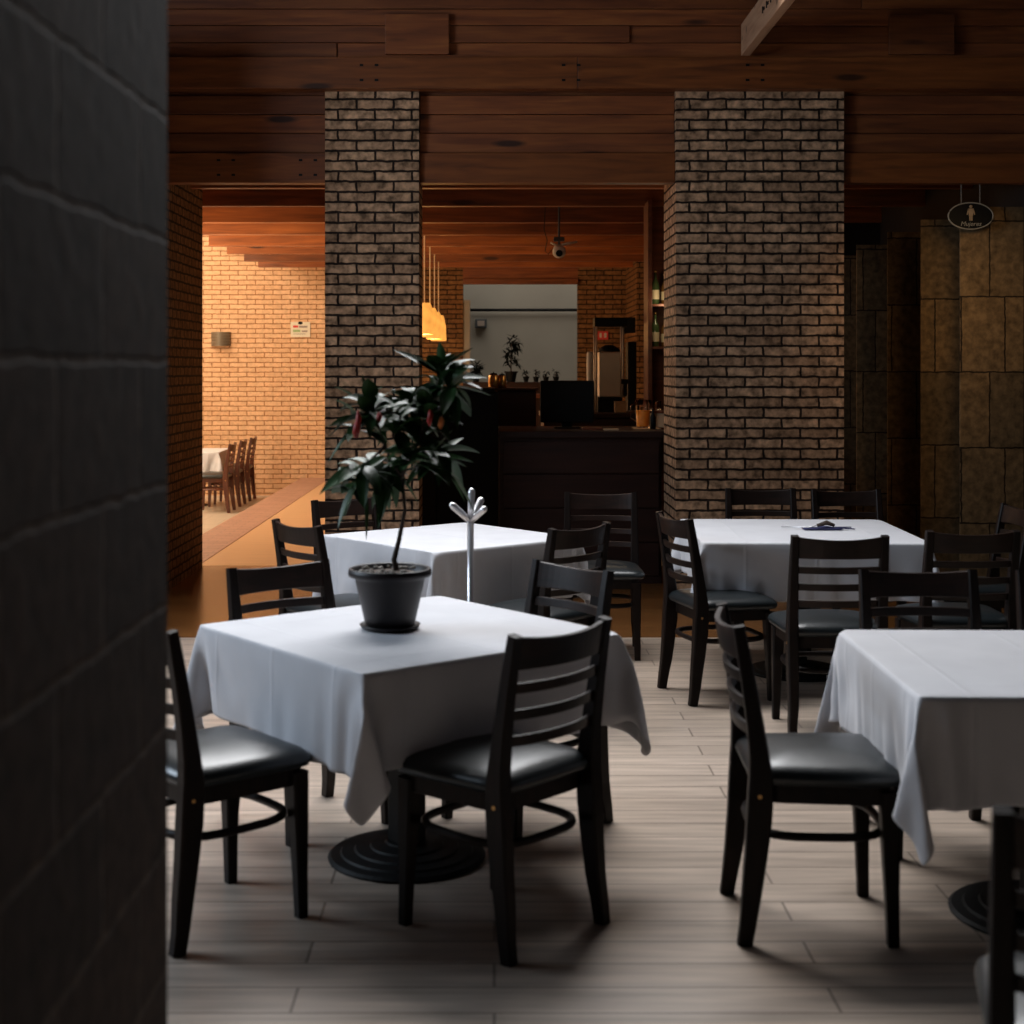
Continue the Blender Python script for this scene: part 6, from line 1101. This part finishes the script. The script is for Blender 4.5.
# ================================================================ RESTROOM SIGN
Yg=9.9; xg,zg=PX(970.5,Yg),PZ(216,Yg)
sg=thing('restroom_sign','oval dark sign reading Mujeres with a figure, hanging on chains at upper right','sign',(xg,Yg,zg))
A_,B_=.139,.082
bm=bmesh.new(); rr=[[bm.verts.new((a*math.cos(2*PI*k/48),y,b*math.sin(2*PI*k/48))) for k in range(48)] for a,b,y in ((A_-.004,B_-.004,-.004),(A_-.004,B_-.004,.006))]
for k in range(48): bm.faces.new((rr[0][k],rr[0][(k+1)%48],rr[1][(k+1)%48],rr[1][k]))
bm.faces.new(rr[0]); bm.faces.new(rr[1][::-1]); link('panel',bm,'black',sg)
bm=bmesh.new(); tube(bm,[(A_*math.cos(2*PI*k/48),-.003,B_*math.sin(2*PI*k/48)) for k in range(48)],.0045,6,closed=True); link('rim',bm,'signw',sg,smooth=True)
bm=bmesh.new()
bmesh.ops.create_uvsphere(bm,u_segments=12,v_segments=8,radius=.010,matrix=Matrix.Translation((0,-.008,.058)))
def poly(pts,y0=-.010,y1=-.0045):
    f=[bm.verts.new((x,y0,z)) for x,z in pts]; g=[bm.verts.new((x,y1,z)) for x,z in pts]; n=len(pts)
    bm.faces.new(f); bm.faces.new(g[::-1])
    for k in range(n): bm.faces.new((f[k],f[(k+1)%n],g[(k+1)%n],g[k]))
poly([(-.016,.046),(.016,.046),(.019,.040),(.011,-.002),(-.011,-.002),(-.019,.040)])
poly([(-.018,.042),(-.013,.046),(-.020,.006),(-.026,.008)]); poly([(.018,.042),(.013,.046),(.020,.006),(.026,.008)])
poly([(-.010,-.003),(-.001,-.003),(-.002,-.030),(-.009,-.030)]); poly([(.010,-.003),(.001,-.003),(.002,-.030),(.009,-.030)])
link('figure',bm,'signy',sg)
cu=bpy.data.curves.new('lettering','FONT'); cu.body='Mujeres'; cu.size=.040; cu.extrude=.0015; cu.align_x='CENTER'; cu.shear=.25
to=bpy.data.objects.new('t',cu); C.objects.link(to); dg=bpy.context.evaluated_depsgraph_get()
me=bpy.data.meshes.new_from_object(to.evaluated_get(dg)); bpy.data.objects.remove(to)
lo=bpy.data.objects.new('lettering',me); C.objects.link(lo); lo.parent=sg; me.materials.clear(); me.materials.append(M['signw']); lo.location=(0,-.0065,-.062); lo.rotation_euler=(PI/2,0,0)
for s in (-1,1):
    bm=bmesh.new()
    for k in range(13):
        z0=B_*.93+.004+k*.0166; tube(bm,[(s*.058+ (.003*math.cos(a) if k%2 else 0),-.0+(0 if k%2 else .003*math.cos(a)),z0+.009+.011*math.sin(a)) for a in [2*PI*j/8 for j in range(8)]],.0012,4,closed=True)
    link('chain',bm,'signw',sg)
sg.scale=(1.1,1.1,1.1)
# ================================================================ LIGHTS
def area(name,loc,rot,sx,sy,power,col,spread=180):
    l=bpy.data.lights.new(name,'AREA'); l.shape='RECTANGLE'; l.size=sx; l.size_y=sy; l.energy=power; l.color=col; l.spread=R(spread)
    o=bpy.data.objects.new(name,l); C.objects.link(o); o.location=loc; o.rotation_euler=rot; return o
area('skylight_front',(-.5,7.35,4.75),(R(-40),0,0),4.0,2.7,335,(.98,.985,1.0),142)
area('side_fill_left',(-4.7,5.2,2.9),(0,R(-78),0),1.6,2.4,150,(.72,.85,1.0))  # bluish area light added to brighten left-facing cloth; no window modelled
area('skylight_sunken',(-5.2,16.2,4.5),(0,R(-14),0),3.2,8.5,760,(1,.82,.60))
area('side_fill_sunken',(-7.3,12.9,1.9),(R(90),0,R(-40)),2.2,2.6,110,(1,.80,.55),110)  # fill added for the joist faces; the brick wall behind has no window
area('joist_fill_sunken',(-3.6,13.2,.6),(R(150),0,R(-12)),1.0,.7,95,(1,.72,.42),100)  # unseen area light added to brighten the left joists from below
area('skylight_courtyard',(1.0,23.2,4.8),(0,0,0),5,2.5,85,(1,.94,.84))
area('passage_lamp',(2.98,8.9,2.7),(R(50),0,R(-4)),.4,.3,2.2,(1,.62,.28),95)
l=bpy.data.lights.new('bar_fill','POINT'); l.energy=3.5; l.color=(1,.72,.42); l.shadow_soft_size=.12  # point light without a fixture, added to brighten pitcher, caddy and dispenser
o=bpy.data.objects.new('bar_fill',l); C.objects.link(o); o.location=(1.0,11.0,1.95)
l=bpy.data.lights.new('shelf_fill','POINT'); l.energy=.9; l.color=(1,.75,.45); l.shadow_soft_size=.03  # extra point light added so the bottles look lit; no real fixture
o=bpy.data.objects.new('shelf_fill',l); C.objects.link(o); o.location=(xa+.13,11.93,2.12)
for i,(Yq,px) in enumerate(((15.6,424.5),(18.15,434.5))):
    l=bpy.data.lights.new('pendant_glow','POINT'); l.energy=15; l.color=(1,.5,.15); l.shadow_soft_size=.06
    o=bpy.data.objects.new('pendant_glow',l); C.objects.link(o); o.location=(PX(px,Yq),Yq,1.86)
w=bpy.data.worlds.new('w'); bpy.context.scene.world=w; w.use_nodes=True
w.node_tree.nodes['Background'].inputs[0].default_value=(.5,.6,.8,1); w.node_tree.nodes['Background'].inputs[1].default_value=.02
# ================================================================ CAMERA
cam=bpy.data.cameras.new('camera'); co=bpy.data.objects.new('camera',cam); C.objects.link(co)
co.location=(0,0,H); co.rotation_euler=(PI/2,0,0)
cam.sensor_width=36; cam.lens=36*F/1024; cam.shift_x=(512-CX)/1024; cam.shift_y=(CY-512)/1024
cam.dof.use_dof=True; cam.dof.focus_distance=9.6; cam.dof.aperture_fstop=3.6; cam.clip_start=.05
sc_=bpy.context.scene; sc_.camera=co
sc_.view_settings.view_transform='Standard'; sc_.view_settings.look='None'; sc_.view_settings.gamma=1; sc_.view_settings.exposure=0; sc_.view_settings.use_curve_mapping=False
